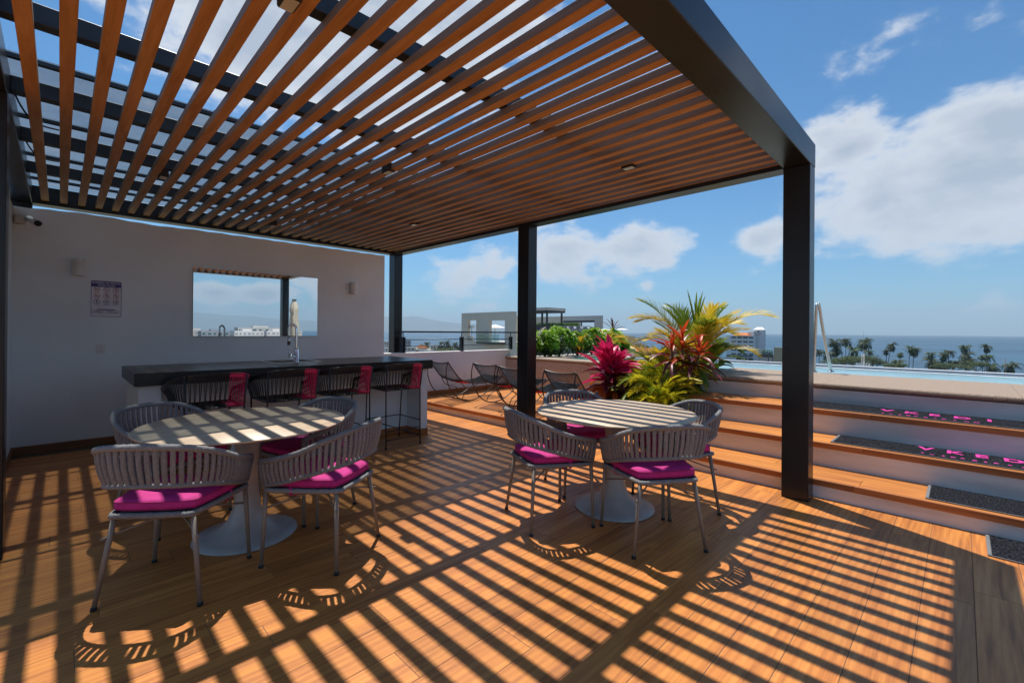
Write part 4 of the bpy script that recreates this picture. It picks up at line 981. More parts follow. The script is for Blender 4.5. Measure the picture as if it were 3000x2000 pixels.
palm_clump('large golden palm with arching yellow fronds, tallest plant in the bed', (6.35, 2.66, .2), ar, 34, rnd, (.5, .95), (42, 87), (.75, 1.05), stems=6, stemh=.85)
palm_clump('golden palm with low yellow fronds left of the red leaved plant', (6.2, 3.12, .2), ar[:3], 16, rnd, (.4, .7), (25, 75), (.7, .95), stems=4, stemh=.6)
g2 = [frond_mesh(M['areca_green'], .8, 26, .34, .034, b, .15, rnd, .3) for b in (1.1, 1.6)]
palm_clump('deep green palm on the right edge of the plant bed over the coping', (6.72, 2.66, .6), g2, 18, rnd, (.1, .4), (35, 84), (.5, .68), name='green_palm', stems=3, stemh=.35)
t_ = thing('arching_frond', 'long yellow palm frond arching right towards the big column', 'plant', (6.4, 2.5, 1.25)); place_leaf(ar[1], t_, (0, 0, 0), R(-62), R(48), .2, .98, 'frond')
t_ = thing('arching_frond', 'long yellow palm frond arching left above the low shrub', 'plant', (6.3, 2.85, 1.25)); place_leaf(ar[1], t_, (0, 0, 0), R(118), R(50), .2, .85, 'frond'); place_leaf(ar[3], t_, (0, 0, -.1), R(125), R(66), .2, .95, 'frond')
# stiff upright young frond in the middle
fan = thing('fan_palm_shoot', 'upright stiff green palm shoot rising above the golden palm', 'plant', (6.45, 2.70, 1.12))
fl_ = leaf_set('leaf', M['areca_green'], .62, .035, (.05, .15), .6)
for i in range(9): place_leaf(fl_[i % 2], fan, (0, 0, .15), i * 2.4, R(78 + (i % 5) * 2.4), 0, rnd.uniform(.9, 1.2))
fine = [frond_mesh(M['lime'], .40, 26, .10, .0065, b, .16, rnd) for b in (1.3, 1.9, 2.4)] + [frond_mesh(M['areca_green'], .40, 24, .10, .0065, 2.0, .16, rnd)]
for (x, y, z, n, s0_, lab) in ((5.22, 2.62, .2, 165, 1.2, 'low lime yellow feathery shrub at the left end of the stairs'), (5.50, 2.86, .2, 140, 1.0, 'low yellow feathery shrub right beside the pink leaved plant'),
                           (5.75, 2.86, .3, 170, 1.6, 'taller lime yellow feathery shrub below the golden palms')):
    palm_clump(lab, (x, y, z), fine, n, rnd, (.02, .40), (5, 85), (.75 * s0_, 1.2 * s0_), name='feathery_shrub', stems=4, stemh=.2)
bl_ = leaf_set('leaf', M['green_leaf'], .24, .10, (.8, 1.3, 1.8), .2); by_ = leaf_set('leaf', M['bright_leaf'], .22, .09, (.8, 1.3), .2)
def leafy(label, loc, meshes, n, h, rr, rnd, name='broad_leaf_plant', s=(.7, 1.1), els=(-40, 50)):
    t = thing(name, label, 'plant', loc)
    q = MB()
    for i in range(4): a = i * 1.57; q.tube([(0, 0, 0), (math.cos(a) * rr * .3, math.sin(a) * rr * .3, h * .6)], [.010, .006], 6)
    q.build('stem', M['stem'], t, False)
    for i in range(n):
        a = rnd.uniform(0, 6.28); r_ = rr * math.sqrt(rnd.random()); place_leaf(rnd.choice(meshes), t, (math.cos(a) * r_, math.sin(a) * r_, h * rnd.uniform(.25, 1)), a + rnd.uniform(-.6, .6), R(rnd.uniform(*els)), rnd.uniform(-.5, .5), rnd.uniform(*s))
    return t
leafy('broad green leaves hanging over the end of the top step', (5.75, 2.47, .45), bl_, 26, .45, .12, rnd)
leafy('dark green broad leaved plant low between the palms', (6.25, 2.62, .3), bl_ + by_, 46, .75, .30, rnd)
# dark undergrowth filling the bed
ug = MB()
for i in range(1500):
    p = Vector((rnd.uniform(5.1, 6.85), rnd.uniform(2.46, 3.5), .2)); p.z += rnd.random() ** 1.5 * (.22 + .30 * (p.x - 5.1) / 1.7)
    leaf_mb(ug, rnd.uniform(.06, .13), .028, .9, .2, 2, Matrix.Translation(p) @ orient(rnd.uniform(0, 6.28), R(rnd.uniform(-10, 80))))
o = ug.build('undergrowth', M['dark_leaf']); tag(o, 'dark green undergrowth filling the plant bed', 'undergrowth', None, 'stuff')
# hedge of rosette-leaved bushes on the far side of the spa
hp = thing('hedge_planter', 'raised stone planter behind the spa holding the hedge', 'planter', (8.9, 6.5, 0))
q = MB(); q.box(7.0, 10.9, 6.152, 7.04, -.3, .79); q.build('body', M['granite'], hp)
q = MB(); q.bbox(8.862, 10.9, 5.95, 6.15, .5, ZC, .02); q.build('coping', M['coping'], hp)
def rosette(q, p, az_, tilt, s, rnd, n=11, L_=.12, W_=.046):
    base = Matrix.Translation(p) @ Matrix.Rotation(az_, 4, 'Z') @ Matrix.Rotation(tilt, 4, 'Y')
    for i in range(n):
        leaf_mb(q, L_ * s * rnd.uniform(.8, 1.1), W_ * s, .7, .25, 3, base @ orient(i * 2.4, R(18 + 50 * i / n)))
for i, (x, y, h, rr, lab) in enumerate(((7.12, 6.55, .42, .20, 'bright green bush at the left end of the hedge beside the column'), (7.55, 6.5, .52, .30, 'bright green rosette bush, second in the hedge from the column'), (8.05, 6.5, .62, .34, 'tallest bright green rosette bush of the hedge'),
                                   (8.75, 6.5, .50, .30, 'green rosette bush in the middle of the hedge with pale leaves below'), (9.25, 6.45, .60, .30, 'bright green bush left of the orange yellow croton'), (10.15, 6.5, .58, .32, 'dark green bush under the red spiky plant'), (10.6, 6.45, .34, .2, 'last small green bush at the right end of the hedge'))):
    t = thing('hedge_bush', lab, 'bush', (x, y, .79), 0, 'hedge bushes behind the spa')
    q = MB()
    for k in range(6): a = k * 1.05; q.tube([(0, 0, 0), (math.cos(a) * rr * .4, math.sin(a) * rr * .4, h * .5), (math.cos(a) * rr * .7, math.sin(a) * rr * .7, h * .85)], [.014, .009, .005], 5)
    q.build('branches', M['stem'], t, False)
    q = MB()
    for k in range(80):
        a = rnd.uniform(0, 6.28); u = rnd.random(); ph = math.acos(1 - 1.35 * u); s_ = rnd.uniform(.75, 1.05)
        p = Vector((math.sin(ph) * math.cos(a) * rr * s_, math.sin(ph) * math.sin(a) * rr * s_, h * .52 + math.cos(ph) * h * .5 * s_)); rosette(q, p, a, ph * .6, rnd.uniform(.8, 1.15), rnd)
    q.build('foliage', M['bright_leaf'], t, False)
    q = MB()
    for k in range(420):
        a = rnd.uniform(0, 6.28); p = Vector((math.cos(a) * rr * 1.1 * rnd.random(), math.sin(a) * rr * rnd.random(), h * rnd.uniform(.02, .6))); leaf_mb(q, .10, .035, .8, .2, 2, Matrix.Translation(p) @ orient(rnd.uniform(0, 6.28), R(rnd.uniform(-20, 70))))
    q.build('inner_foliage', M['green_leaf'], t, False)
yl = leaf_set('leaf', M['yellow_leaf'], .17, .045, (.5, 1.0, 1.5), .3)
leafy('orange yellow croton glowing in the hedge', (9.65, 6.4, .85), yl, 70, .48, .24, rnd, 'croton', (.7, 1.1), (0, 80))
leafy('pale yellow streaked croton low in the middle of the hedge', (8.62, 6.32, .8), yl, 30, .38, .13, rnd, 'croton', (.8, 1.3), (35, 85))
rd = leaf_set('leaf', M['cord_dark'], .34, .022, (.2, .5), .5)
t = thing('dracaena', 'spiky dark red plant rising above the right end of the hedge', 'plant', (10.2, 6.45, 1.40))
for i in range(18): place_leaf(rd[i % 2], t, (0, 0, .02), i * 2.4, R(rnd.uniform(15, 85)), 0, rnd.uniform(.7, 1.1))
t = thing('dry_palm_frond', 'dry tan palm frond standing up at the left end of the hedge', 'plant', (7.22, 6.45, .85))
df = frond_mesh(M['canvas'], .5, 20, .14, .012, .9, .15, rnd)
for i in range(3): place_leaf(df, t, (0, 0, .12 * i), R(-30 + 12 * i), R(62 + 6 * i), 0, .85, 'frond')

# ------------------------------------------------------------------ coast, sea, mountains
GZ = -22.0
def sheet(name, pts, z, mat):
    q = MB(); q.add([(x, y, z) for x, y in pts], [tuple(range(len(pts)))]); o = q.build(name, mat); o['kind'] = 'structure'; return o
sheet('sea', [(-31000, -31000), (31000, -31000), (31000, 31000), (-31000, 31000)], GZ - .5, M['sea'])
def pol(a, r_): return (r_ * math.cos(R(a)), r_ * math.sin(R(a)))
rl_ = random.Random(5)
coast = [(-110, 26000), (-95, 9000), (-80, 5000), (-60, 900), (-20, 330), (0, 290), (10, 285), (20, 290), (28, 300), (36, 330), (44, 400), (48, 520), (52, 640), (60, 680), (70, 720), (85, 900), (110, 2500), (140, 20000), (180, 28000), (220, 28000)]
sheet('land', [pol(a, r_) for a, r_ in coast], GZ, M['land'])
def ridge(name, label, a0, a1, D, prof, seed):
    q = MB(); k = 90; rows_ = 7; vs = []; fs = []
    for i in range(k + 1):
        a = a0 + (a1 - a0) * i / k; f = i / k
        h = prof(f) * (1 + .16 * mnoise.noise(Vector((f * 9, seed, 0))) + .10 * mnoise.noise(Vector((f * 26, seed, 3))) + .05 * mnoise.noise(Vector((f * 70, seed, 3))))
        for j in range(rows_):
            t = j / (rows_ - 1); hh = h * math.sin(t * math.pi * .5) ** .8 * (1 + .12 * mnoise.noise(Vector((f * 30, j * .9, seed)))) if j else -2
            x, y = pol(a, D + t * 4500 * (1 + .2 * mnoise.noise(Vector((f * 12, t * 3, seed))))); vs.append((x, y, GZ + hh))
    for i in range(k):
        for j in range(rows_ - 1): a = i * rows_ + j; fs.append((a, a + rows_, a + rows_ + 1, a + 1))
    q.add(vs, fs, True); o = q.build(name, M['mountain']); o['kind'] = 'structure'; return o
ridge('mountains', '', 44, 130, 19500, lambda f: 560 * min(1, f * 7) * (1 + .25 * math.sin(f * 7)), 2.0)
ridge('hills', '', 42, 66, 23000, lambda f: 470 * math.sin(math.pi * min(1, f * 1.1)) ** .5 if f < .9 else 250, 5.0)
ridge('mountains', '', -56, -150, 24000, lambda f: 330 + 480 * math.exp(-((f - .26) / .13) ** 2) + 260 * math.exp(-((f - .7) / .2) ** 2), 8.0)
# air
hz = MB(); hz.box(-32000, 32000, -32000, 32000, GZ - 1.5, 1150); hz = hz.build('haze', []); hz['kind'] = 'stuff'
HM = bpy.data.materials.new('haze_air'); HM.use_nodes = True; ht = HM.node_tree; ht.nodes.clear()
pv = ht.nodes.new('ShaderNodeVolumePrincipled'); pv.inputs['Color'].default_value = (.66, .84, 1, 1); pv.inputs['Density'].default_value = .00007; pv.inputs['Anisotropy'].default_value = .0
ho = ht.nodes.new('ShaderNodeOutputMaterial'); ht.links.new(pv.outputs[0], ho.inputs['Volume']); hz.data.materials.append(HM)

# ------------------------------------------------------------------ buildings
def cbox(q, px, yt, yb, D, pr_, pl_, zlo=None):
    """axis-parallel block given by its nearest upright edge; returns its limits"""
    P = at(px, yt, D); zb = at(px, yb, D).z if zlo is None else zlo
    x1 = on(pr_, yt, 1, P.y).x; y1 = on(pl_, yt, 0, P.x).y
    q.box(P.x, x1, P.y, y1, zb, P.z); return P.x, x1, P.y, y1, zb, P.z
def block(name, label, cat, mat, px, yt, yb, D, pr_, pl_, part='wall', zlo=None):
    P = at(px, yt, D); t = thing(name, label, cat, (P.x, P.y, GZ)); q = MB(); B = cbox(q, px, yt, yb, D, pr_, pl_, zlo); q.build(part, mat, t); return t, B
def add_windows(t, X, ys, zs, mat, dep=.12, frame=None):
    for (ya, yb) in ys:
        for (za, zb) in zs:
            q = MB(); q.box(X - .06, X + dep, ya, yb, za, zb); q.build('window', mat, t)
            if frame:
                q = MB(); q.box(X - .10, X - .061, (ya + yb) / 2 - .04, (ya + yb) / 2 + .04, za, zb); q.build('mullion', frame, t)
# cream house with two openings and a balcony, left of the middle column
P = at(1504, 912, 52); XW = P.x; yL = on(1352, 950, 0, XW).y; ZT = P.z
hA = thing('cream_house', 'cream rooftop wall with two tall openings and a glass balcony', 'building', (XW, P.y, GZ))
def yz(px, py): v = on(px, py, 0, XW); return v.y, v.z
o1 = (yz(1395, 938), yz(1368, 997)); o2 = (yz(1479, 938), yz(1431, 1001))
ops = [(o1[0][0], o1[1][0], o1[1][1], o1[0][1]), (o2[0][0], o2[1][0], o2[1][1], o2[0][1])]       # y0,y1,z0,z1
q = MB(); TH = .55
ys = sorted([P.y, yL, ops[0][0], ops[0][1], ops[1][0], ops[1][1]])
for a, b in zip(ys[:-1], ys[1:]):
    op = [o_ for o_ in ops if abs(o_[0] - a) < 1e-3]
    if op: q.box(XW, XW + TH, a, b, GZ, op[0][2]); q.box(XW, XW + TH, a, b, op[0][3], ZT)
    else: q.box(XW, XW + TH, a, b, GZ, ZT)
q.build('wall', M['cream'], hA)
q = MB(); q.box(XW + 7, XW + 7.3, P.y + 4.6, P.y + 8.6, GZ, ops[1][3] + .8); q.build('side_wall', M['cream2'], hA)
q = MB(); q.box(XW + TH + .002, XW + 7.3, P.y + 3.2, yL - .4, GZ, ops[1][2] - .05); q.build('floor_slab', M['cream2'], hA)
bY0, bZ = yz(1481, 1003); bY1, _ = yz(1415, 1003)
q = MB(); q.box(XW - 1.1, XW - .01, bY0, bY1, bZ - .22, bZ); q.build('balcony', M['dark_grey'], hA)
q = MB(); q.box(XW - 1.08, XW - 1.05, bY0 + .02, bY1 - .02, bZ + .002, bZ + .95); q.box(XW - 1.04, XW - .02, bY1 - .05, bY1 - .02, bZ + .002, bZ + .95); q.build('balcony_glass', M['clear_glass'], hA)
def parasol(label, x, y, z, rr, h, mat=None, grp='white parasols on the neighbouring terraces'):
    t = thing('white_parasol', label, 'umbrella', (x, y, z), 0, grp); n = 8; q = MB(); vs = [(0, 0, h)]
    for k in range(n): a = 6.2832 * k / n; vs.append((rr * math.cos(a), rr * math.sin(a), h * .80))
    for k in range(n): a = 6.2832 * k / n; vs.append((rr * math.cos(a), rr * math.sin(a), h * .76))
    q.add(vs, [(0, 1 + k, 1 + (k + 1) % n) for k in range(n)] + [(1 + k, 9 + k, 9 + (k + 1) % n, 1 + (k + 1) % n) for k in range(n)]); q.build('canopy', M['white_canvas'], t, False)
    q = MB(); q.tube([(0, 0, 0), (0, 0, h)], .03, 6); q.build('pole', M['steel'], t, False); return t
v = on(1450, 965, 0, XW + 3.2); parasol('white parasol seen through the right opening of the cream wall', v.x, v.y, bZ, 1.5, 2.2)
v = on(1382, 990, 0, XW + .5)
t = thing('potted_tree', 'small potted tree in the left opening of the cream wall', 'tree', (v.x, v.y, ops[0][2]))
q = MB(); q.lathe([(.22, 0), (.3, .5), (.27, .5)], 12); q.build('pot', M['cream2'], t, False)
q = MB(); q.tube([(0, 0, .4), (.03, .02, 1.0), (0, 0, 1.6)], .03, 6); q.build('trunk', M['trunk'], t, False)
q = MB()
for k in range(220):
    d = Vector((rnd.gauss(0, .27), rnd.gauss(0, .27), rnd.gauss(1.75, .17))); leaf_mb(q, .13, .05, .5, .2, 2, Matrix.Translation(d) @ orient(rnd.uniform(0, 6.28), R(rnd.uniform(-30, 60))))
q.build('crown', M['dark_leaf'], t, False)

# terrace building right of the middle column
hB, B = block('terrace_building', 'pale building with a rooftop pergola, planters and a framed terrace', 'building', M['grey_render'], 1604, 966, 1100, 75, 1735, 1500, zlo=GZ)
def part(name, mat, *a, parent=None, **k):
    q = MB(); cbox(q, *a, **k); return q.build(name, mat, parent)
part('pergola_roof', M['cream'], 1604, 900, 908.5, 75, 1657, 1520, parent=hB)
part('pergola_soffit', M['dark_grey'], 1605, 908.8, 914, 75.2, 1656, 1521, parent=hB)
for px, D_ in ((1602, 75.6), (1588, 79.5), (1645, 79.8)): part('pergola_column', M['dark_grey'], px, 914.2, 966, D_, px + 3.6, px - 2.5, parent=hB)
part('upper_wall', M['cream2'], 1672, 926, 966, 92, 1700, 1560, parent=hB)
# framed terrace: beam, pillar and soffit
part('frame_beam', M['cream'], 1764, 924, 941, 84, 1767, 1652, parent=hB)
part('frame_pillar', M['cream'], 1764, 941.2, 984, 84, 1767, 1741, parent=hB)
part('soffit', M['dark_grey'], 1740.5, 938, 944, 83.3, 1742, 1650, parent=hB)
part('slim_column', M['dark_grey'], 1704, 944.2, 960, 84, 1705.5, 1701, parent=hB)
part('parapet', M['grey_render'], 1727, 957, 990, 77, 1740, 1628, parent=hB)
part('dark_panel', M['dark_grey'], 1622, 952.5, 1000, 71, 1626, 1480, parent=hB)
part('panel_edge', M['white_cap'], 1625.3, 951.4, 1000, 70.8, 1627, 1622.4, parent=hB)
q = MB(); Pa = at(1695, 953, 76.4); ya_ = on(1560, 953, 0, Pa.x).y
for k in range(1500):
    y = rnd.uniform(Pa.y, ya_); leaf_mb(q, rnd.uniform(.3, .9), .07, .4, .2, 2, Matrix.Translation((Pa.x + rnd.uniform(-.3, .5), y, Pa.z - .2 + rnd.uniform(-.1, .15))) @ orient(rnd.uniform(0, 6.28), R(rnd.uniform(40, 88))))
o = q.build('roof_plants', M['green_leaf']); tag(o, 'row of spiky green plants along the neighbouring roof edge', 'plants', None, 'stuff')
for k in range(4):
    px = 1662 + 20 * k; v = at(px, 957, 75.8)
    t = thing('terrace_chair', ('leftmost', 'second', 'third', 'rightmost')[k] + ' white chair behind the railing of the neighbouring terrace', 'chair', (v.x, v.y, v.z - .75), 0, 'white chairs on the neighbouring terrace')
    q = MB(); q.box(-.25, .25, -.25, .25, .42, .48); q.build('seat', M['white_canvas'], t, False)
    q = MB(); q.box(.22, .27, -.25, .25, .48, .9); q.build('backrest', M['white_canvas'], t, False)
    for sx in (-.22, .22):
        for sy in (-.22, .22): q = MB(); q.box(sx - .02, sx + .02, sy - .02, sy + .02, 0, .42); q.build('leg', M['white_canvas'], t, False)
q = MB(); pa, pb_ = at(1629, 955, 74), at(1729, 955, 74)
rt_ = thing('terrace_railing', 'thin grey railing in front of the neighbouring terrace chairs', 'railing', (pa.x, pa.y, pa.z - 1))
q.tube([pa, pb_], .035, 6); q.build('top_rail', M['grey_render'], rt_)
for k in range(9):
    v = pa.lerp(pb_, k / 8); q = MB(); q.box(v.x - .03, v.x + .03, v.y - .03, v.y + .03, v.z - 1.0, v.z - .02); q.build('post', M['grey_render'], rt_)
hC, B = block('cream_block', 'plain cream block with a white parasol on its roof', 'building', M['cream'], 1857, 984, 1100, 62, 1862, 1740, zlo=GZ)
v = at(1822, 984, 64); parasol('open white parasol alone on the flat roof of the plain cream block', v.x, v.y, v.z, 1.05, 1.10)
v = at(1745, 984, 70); parasol('white parasol left of the tan palm on the neighbouring terrace', v.x, v.y, v.z, 1.1, 1.15)
v = at(1772, 984, 68); parasol('white parasol behind the tan palm on the neighbouring terrace', v.x, v.y, v.z, 1.0, 1.1)
# red-roofed low building by the sea
def hip(t, B, over, h, mat):
    x0, x1, y0_, y1, z0, z1 = B; x0 -= over; y0_ -= over; x1 += over; y1 += over; q = MB(); wx, wy = x1 - x0, y1 - y0_
    if wx < wy: r0, r1 = ((x0 + x1) / 2, y0_ + wx / 2), ((x0 + x1) / 2, y1 - wx / 2)
    else: r0, r1 = (x0 + wy / 2, (y0_ + y1) / 2), (x1 - wy / 2, (y0_ + y1) / 2)
    vs = [(x0, y0_, z1 + .02), (x1, y0_, z1 + .02), (x1, y1, z1 + .02), (x0, y1, z1 + .02), (r0[0], r0[1], z1 + h), (r1[0], r1[1], z1 + h)]
    fs = [(0, 1, 4), (1, 2, 5, 4), (2, 3, 5), (3, 0, 4, 5), (3, 2, 1, 0)] if wx < wy else [(0, 1, 5, 4), (1, 2, 5), (2, 3, 4, 5), (3, 0, 4), (3, 2, 1, 0)]
    q.add(vs, fs); return q.build('roof', mat, t)
t, B = block('red_roofed_hotel', 'low white hotel with an orange tiled roof and rows of dark windows', 'building', M['hotel_white'], 1920, 1031, 1090, 250, 1928, 1852, zlo=GZ)
hip(t, B, .9, 2.0, M['terracotta'])
Z = lambda y, D: at(1900, y, D).z
nW = 7; ys_ = [(B[2] + (B[3] - B[2]) * (k + .25) / nW, B[2] + (B[3] - B[2]) * (k + .72) / nW) for k in range(nW)]
add_windows(t, B[0], ys_, [(B[5] - 1.9, B[5] - .8), (B[5] - 3.9, B[5] - 2.8), (B[5] - 5.9, B[5] - 4.8)], M['dark_glass'])
# seafront hotel tower
HD = 300; 
ht_, B = block('hotel_tower', 'white seafront hotel tower with a small pyramid roof and window rows', 'building', M['hotel_white'], 2239, 966, 1200, HD, 2243, 2208, zlo=GZ)
Bt = B; hip(ht_, B, .25, 1.8, M['white_cap'])
q = MB(); W2 = cbox(q, 2207.6, 983, 1200, HD - 1.5, 2216, 2128, zlo=GZ); q.build('wing', M['hotel_white'], ht_)
q = MB(); cbox(q, 2207.5, 972, 983, HD + 2, 2215, 2192, ); q.build('stair_head', M['hotel_white'], ht_)
zz_ = lambda y: at(2200, y, HD - 1.5).z
yy_ = lambda px: on(px, 1000, 0, W2[0]).y
rows2 = [(986.5, 991.5), (999, 1004), (1011.5, 1016.5), (1024, 1028.5), (1036, 1041)]
for a, b in ((2194.5, 2207), (2177.5, 2190.5), (2160, 2173), (2143, 2156)):
    for ra, rb in rows2:
        q = MB(); q.box(W2[0] - .15, W2[0] + .1, yy_(b), yy_(a), zz_(rb), zz_(ra)); q.build('window', M['teal_glass'], ht_)
for a, b in ((2192, 2207), (2175, 2189.5), (2158, 2172)):
    q = MB(); q.box(W2[0] - .15, W2[0] + .1, yy_(b), yy_(a), zz_(1057), zz_(1049)); q.build('arcade_opening', M['dark_glass'], ht_)
q = MB(); q.box(W2[0] - .5, W2[0] - .16, yy_(2206), yy_(2130), zz_(1046), zz_(1042)); q.build('canopy', M['dark_grey'], ht_)
q = MB(); a = at(2191, 976, HD - 4); b1, b2 = at(2192, 983, HD - 2), at(2130, 983, HD - 2)
q.add([(b1.x, b1.y, b1.z), (b1.x, b2.y + 0, b1.z), (b1.x + 8, b2.y, b1.z), (b1.x + 8, b1.y, b1.z), (b1.x + 4, b1.y + 2, b1.z + 2.0), (b1.x + 4, b2.y - 2, b1.z + 2.0)], [(0, 4, 5, 1), (1, 5, 2), (2, 5, 4, 3), (3, 4, 0)]); q.build('tile_roof', M['terracotta'], ht_)
zt = lambda y: at(2220, y, HD).z; yt_ = lambda px: on(px, 1000, 0, Bt[0]).y
q = MB(); q.box(Bt[0] - .1, Bt[0] + .1, yt_(2223.5), yt_(2218.5), zt(974), zt(969.2)); q.build('emblem', M['dark_grey'], ht_)
def sn(text_pattern, px, y, wpx, h):
    q = MB(); x = px
    for ch in text_pattern:
        if ch != ' ': q.box(Bt[0] - .09, Bt[0] + .05, yt_(x + wpx * .8), yt_(x), zt(y + h / 2), zt(y - h / 2))
        x += wpx
    o_ = q.build('facade_lettering', M['dark_grey'], ht_); o_['kind'] = 'stuff'
sn('xxxx xxxxxx', 2211.5, 976.6, 1.75, 1.4); sn('xxxxxxxx', 2214, 980.6, 1.6, 1.1)
for y in (990, 1001.5, 1014, 1027, 1038.5):
    q = MB(); q.box(Bt[0] - .12, Bt[0] + .05, yt_(2215), yt_(2210.5), zt(y + 3), zt(y - 3)); q.build('round_panel', M['grey_render'], ht_)
for y in (981, 994, 1007): 
    q = MB(); q.box(Bt[0] + .8, Bt[1] - .3, Bt[2] - .8, Bt[2] - .05, zt(y + 1.2), zt(y)); q.build('balcony', M['hotel_white'], ht_)
t, B = block('grey_block', 'low grey building with roof plants in front of the hotel tower', 'building', M['grey_render'], 2266, 1039, 1200, 150, 2268, 2222, zlo=GZ)
q = MB(); q.box(B[0] - .3, B[0] - .01, B[2], B[3], B[5] - .9, B[5] + .05); q.build('roof_edge', M['dark_grey'], t)
for a, b in ((2250, 2252), (2263, 2265)):
    yA_, yB_ = on(b, 1055, 0, B[0]).y, on(a, 1055, 0, B[0]).y; q = MB(); q.box(B[0] - .08, B[0] + .05, yA_, yB_, at(2250, 1064, 150).z, at(2250, 1048, 150).z); q.build('window', M['dark_glass'], t)
q = MB()
for k in range(900):
    yv = rnd.uniform(B[2] + .5, B[3] - .6); q2 = Matrix.Translation((B[0] + rnd.uniform(.3, 1.5), yv, B[5] + rnd.random() ** 1.4 * 1.5)); leaf_mb(q, .35, .14, .6, .2, 2, q2 @ orient(rnd.uniform(0, 6.28), R(rnd.uniform(-20, 60))))
o = q.build('roof_shrubs', M['green_leaf']); tag(o, 'mass of green shrubs on the roof of the low grey building', 'shrubs', None, 'stuff')
block('olive_block', 'olive green flat roofed building just left of the big front column', 'building', M['olive_render'], 2300, 1018, 1200, 118, 2306, 2267, zlo=GZ)

# coconut palms
def coco_mesh(rnd, n=22):
    q = MB()
    for i in range(n):
        az_ = i * 2.4 + rnd.uniform(-.2, .2); el_ = R(rnd.uniform(-50, 78)); L_ = rnd.uniform(2.3, 3.5); a = el_; x = z = 0; base = Matrix.Rotation(az_, 4, 'Z'); k = 7; pts = []
        for j in range(k + 1): pts.append((x, z, a)); x += math.cos(a) * L_ / k; z += math.sin(a) * L_ / k; a -= R(rnd.uniform(14, 20))
        for j in range(k):
            (xa, za, aa), (xb, zb, _) = pts[j], pts[j + 1]; wd = .46 * math.sin(math.pi * (j + .8) / (k + 1)) ** .6
            for sd in (-1, 1):
                for m_ in range(2):
                    u0, u1 = m_ / 2, m_ / 2 + .36; 
                    A = Vector((xa + (xb - xa) * u0, 0, za + (zb - za) * u0)); Bp = Vector((xa + (xb - xa) * u1, 0, za + (zb - za) * u1))
                    C = Bp + Vector((.22, sd * wd, -.26 - rnd.uniform(0, .2))); D_ = A + Vector((.24, sd * wd * .95, -.30 - rnd.uniform(0, .15)))
                    q.add([base @ A, base @ Bp, base @ C, base @ D_], [(0, 1, 2, 3)])
    return q.mesh('crown', M['far_palm'])
cocos = [coco_mesh(rnd, 24 + 4 * i) for i in range(5)]
def coco(px, py, rpx, D, label, lean=0, grp='coconut palms along the shore'):
    c = at(px, py, D); s = rpx / FPX * D / 2.35
    t = thing('coconut_palm', label, 'palm tree', (c.x + lean * .7, c.y - lean * .7, GZ), 0, grp)
    q = MB(); h = c.z - GZ; e = Vector((c.x, c.y, c.z)) - t.location
    q.tube(catmull([(0, 0, 0), (e.x * .3, e.y * .3, h * .5), (e.x, e.y, h)], 4), [.24, .22, .2, .19, .18, .17, .16, .16, .16], 7); q.build('trunk', M['trunk'], t, False)
    o = link('crown', rnd.choice(cocos), t); o.location = e; o.rotation_euler = (rnd.uniform(-.15, .15), rnd.uniform(-.15, .15), rnd.uniform(0, 6.28)); o.scale = (s, s, s * rnd.uniform(.95, 1.25))
    return t
palms = [(2400, 1030, 13, 'palm crown low at the left of the shore row, beside the front column', 0), (2425, 1038, 16, 'short palm between the handrail and the tall palms', 0), (2445, 1001, 18, 'tall palm first right of the handrail', 0), (2450, 1020, 19, 'palm crown hanging below the tall one right of the handrail', 0),
         (2478, 999, 17, 'slim tall palm second right of the handrail', 0), (2502, 1025, 18, 'palm left of the white mast, over the round tree', 0), (2534, 1001, 22, 'tall palm right behind the tip of the white mast', 0), (2546, 1030, 14, 'lower palm just right of the white mast', 0),
         (2597, 1028, 10, 'thin palm with a small crown and bare trunk right of the tree mass', 0), (2612, 1012, 14, 'leaning palm with a bare trunk right of the tree mass', -2.5), (2637, 1037, 10, 'small palm with a thin bent trunk', 0), (2630, 1062, 17, 'low bushy palm under the small bent one', 0),
         (2667, 1019, 13, 'left one of the paired tall palms in the middle of the shore', -1), (2679, 1026, 15, 'right one of the paired tall palms in the middle of the shore', -1),
         (2727, 1038, 13, 'upper crown of the dense double palm left of centre right', 0), (2730, 1058, 20, 'wide lower crown of the dense double palm', 0), (2765, 1042, 13, 'small crown left of the swept palm', 0), (2779, 1031, 16, 'wind swept palm crown among the right hand group', 0),
         (2765, 1068, 17, 'pale green low palm in the right hand group', 0), (2795, 1062, 19, 'broad dark palm in the right hand group', 0), (2827, 1018, 15, 'highest palm of the right hand group', 0), (2832, 1040, 18, 'second crown under the highest palm of the right hand group', 0), (2836, 1060, 20, 'third broad crown under the highest palm', 0),
         (2878, 1045, 10, 'thin small palm left of the far right tall palm', 0), (2890, 1016, 14, 'tall palm near the right edge of the shore row', 0), (2893, 1044, 16, 'second crown below the tall palm near the right edge', 0), (2905, 1072, 20, 'low spreading palm below the right tall palm', 0), (2962, 1072, 21, 'low palm nearest the right edge of the photo', 0), (2740, 1075, 12, 'tiny palm tip at the pool rim', 0)]
for px, py, r_, lab, ln in palms: coco(px, py, r_, 262 + rnd.uniform(-12, 12), lab, ln)
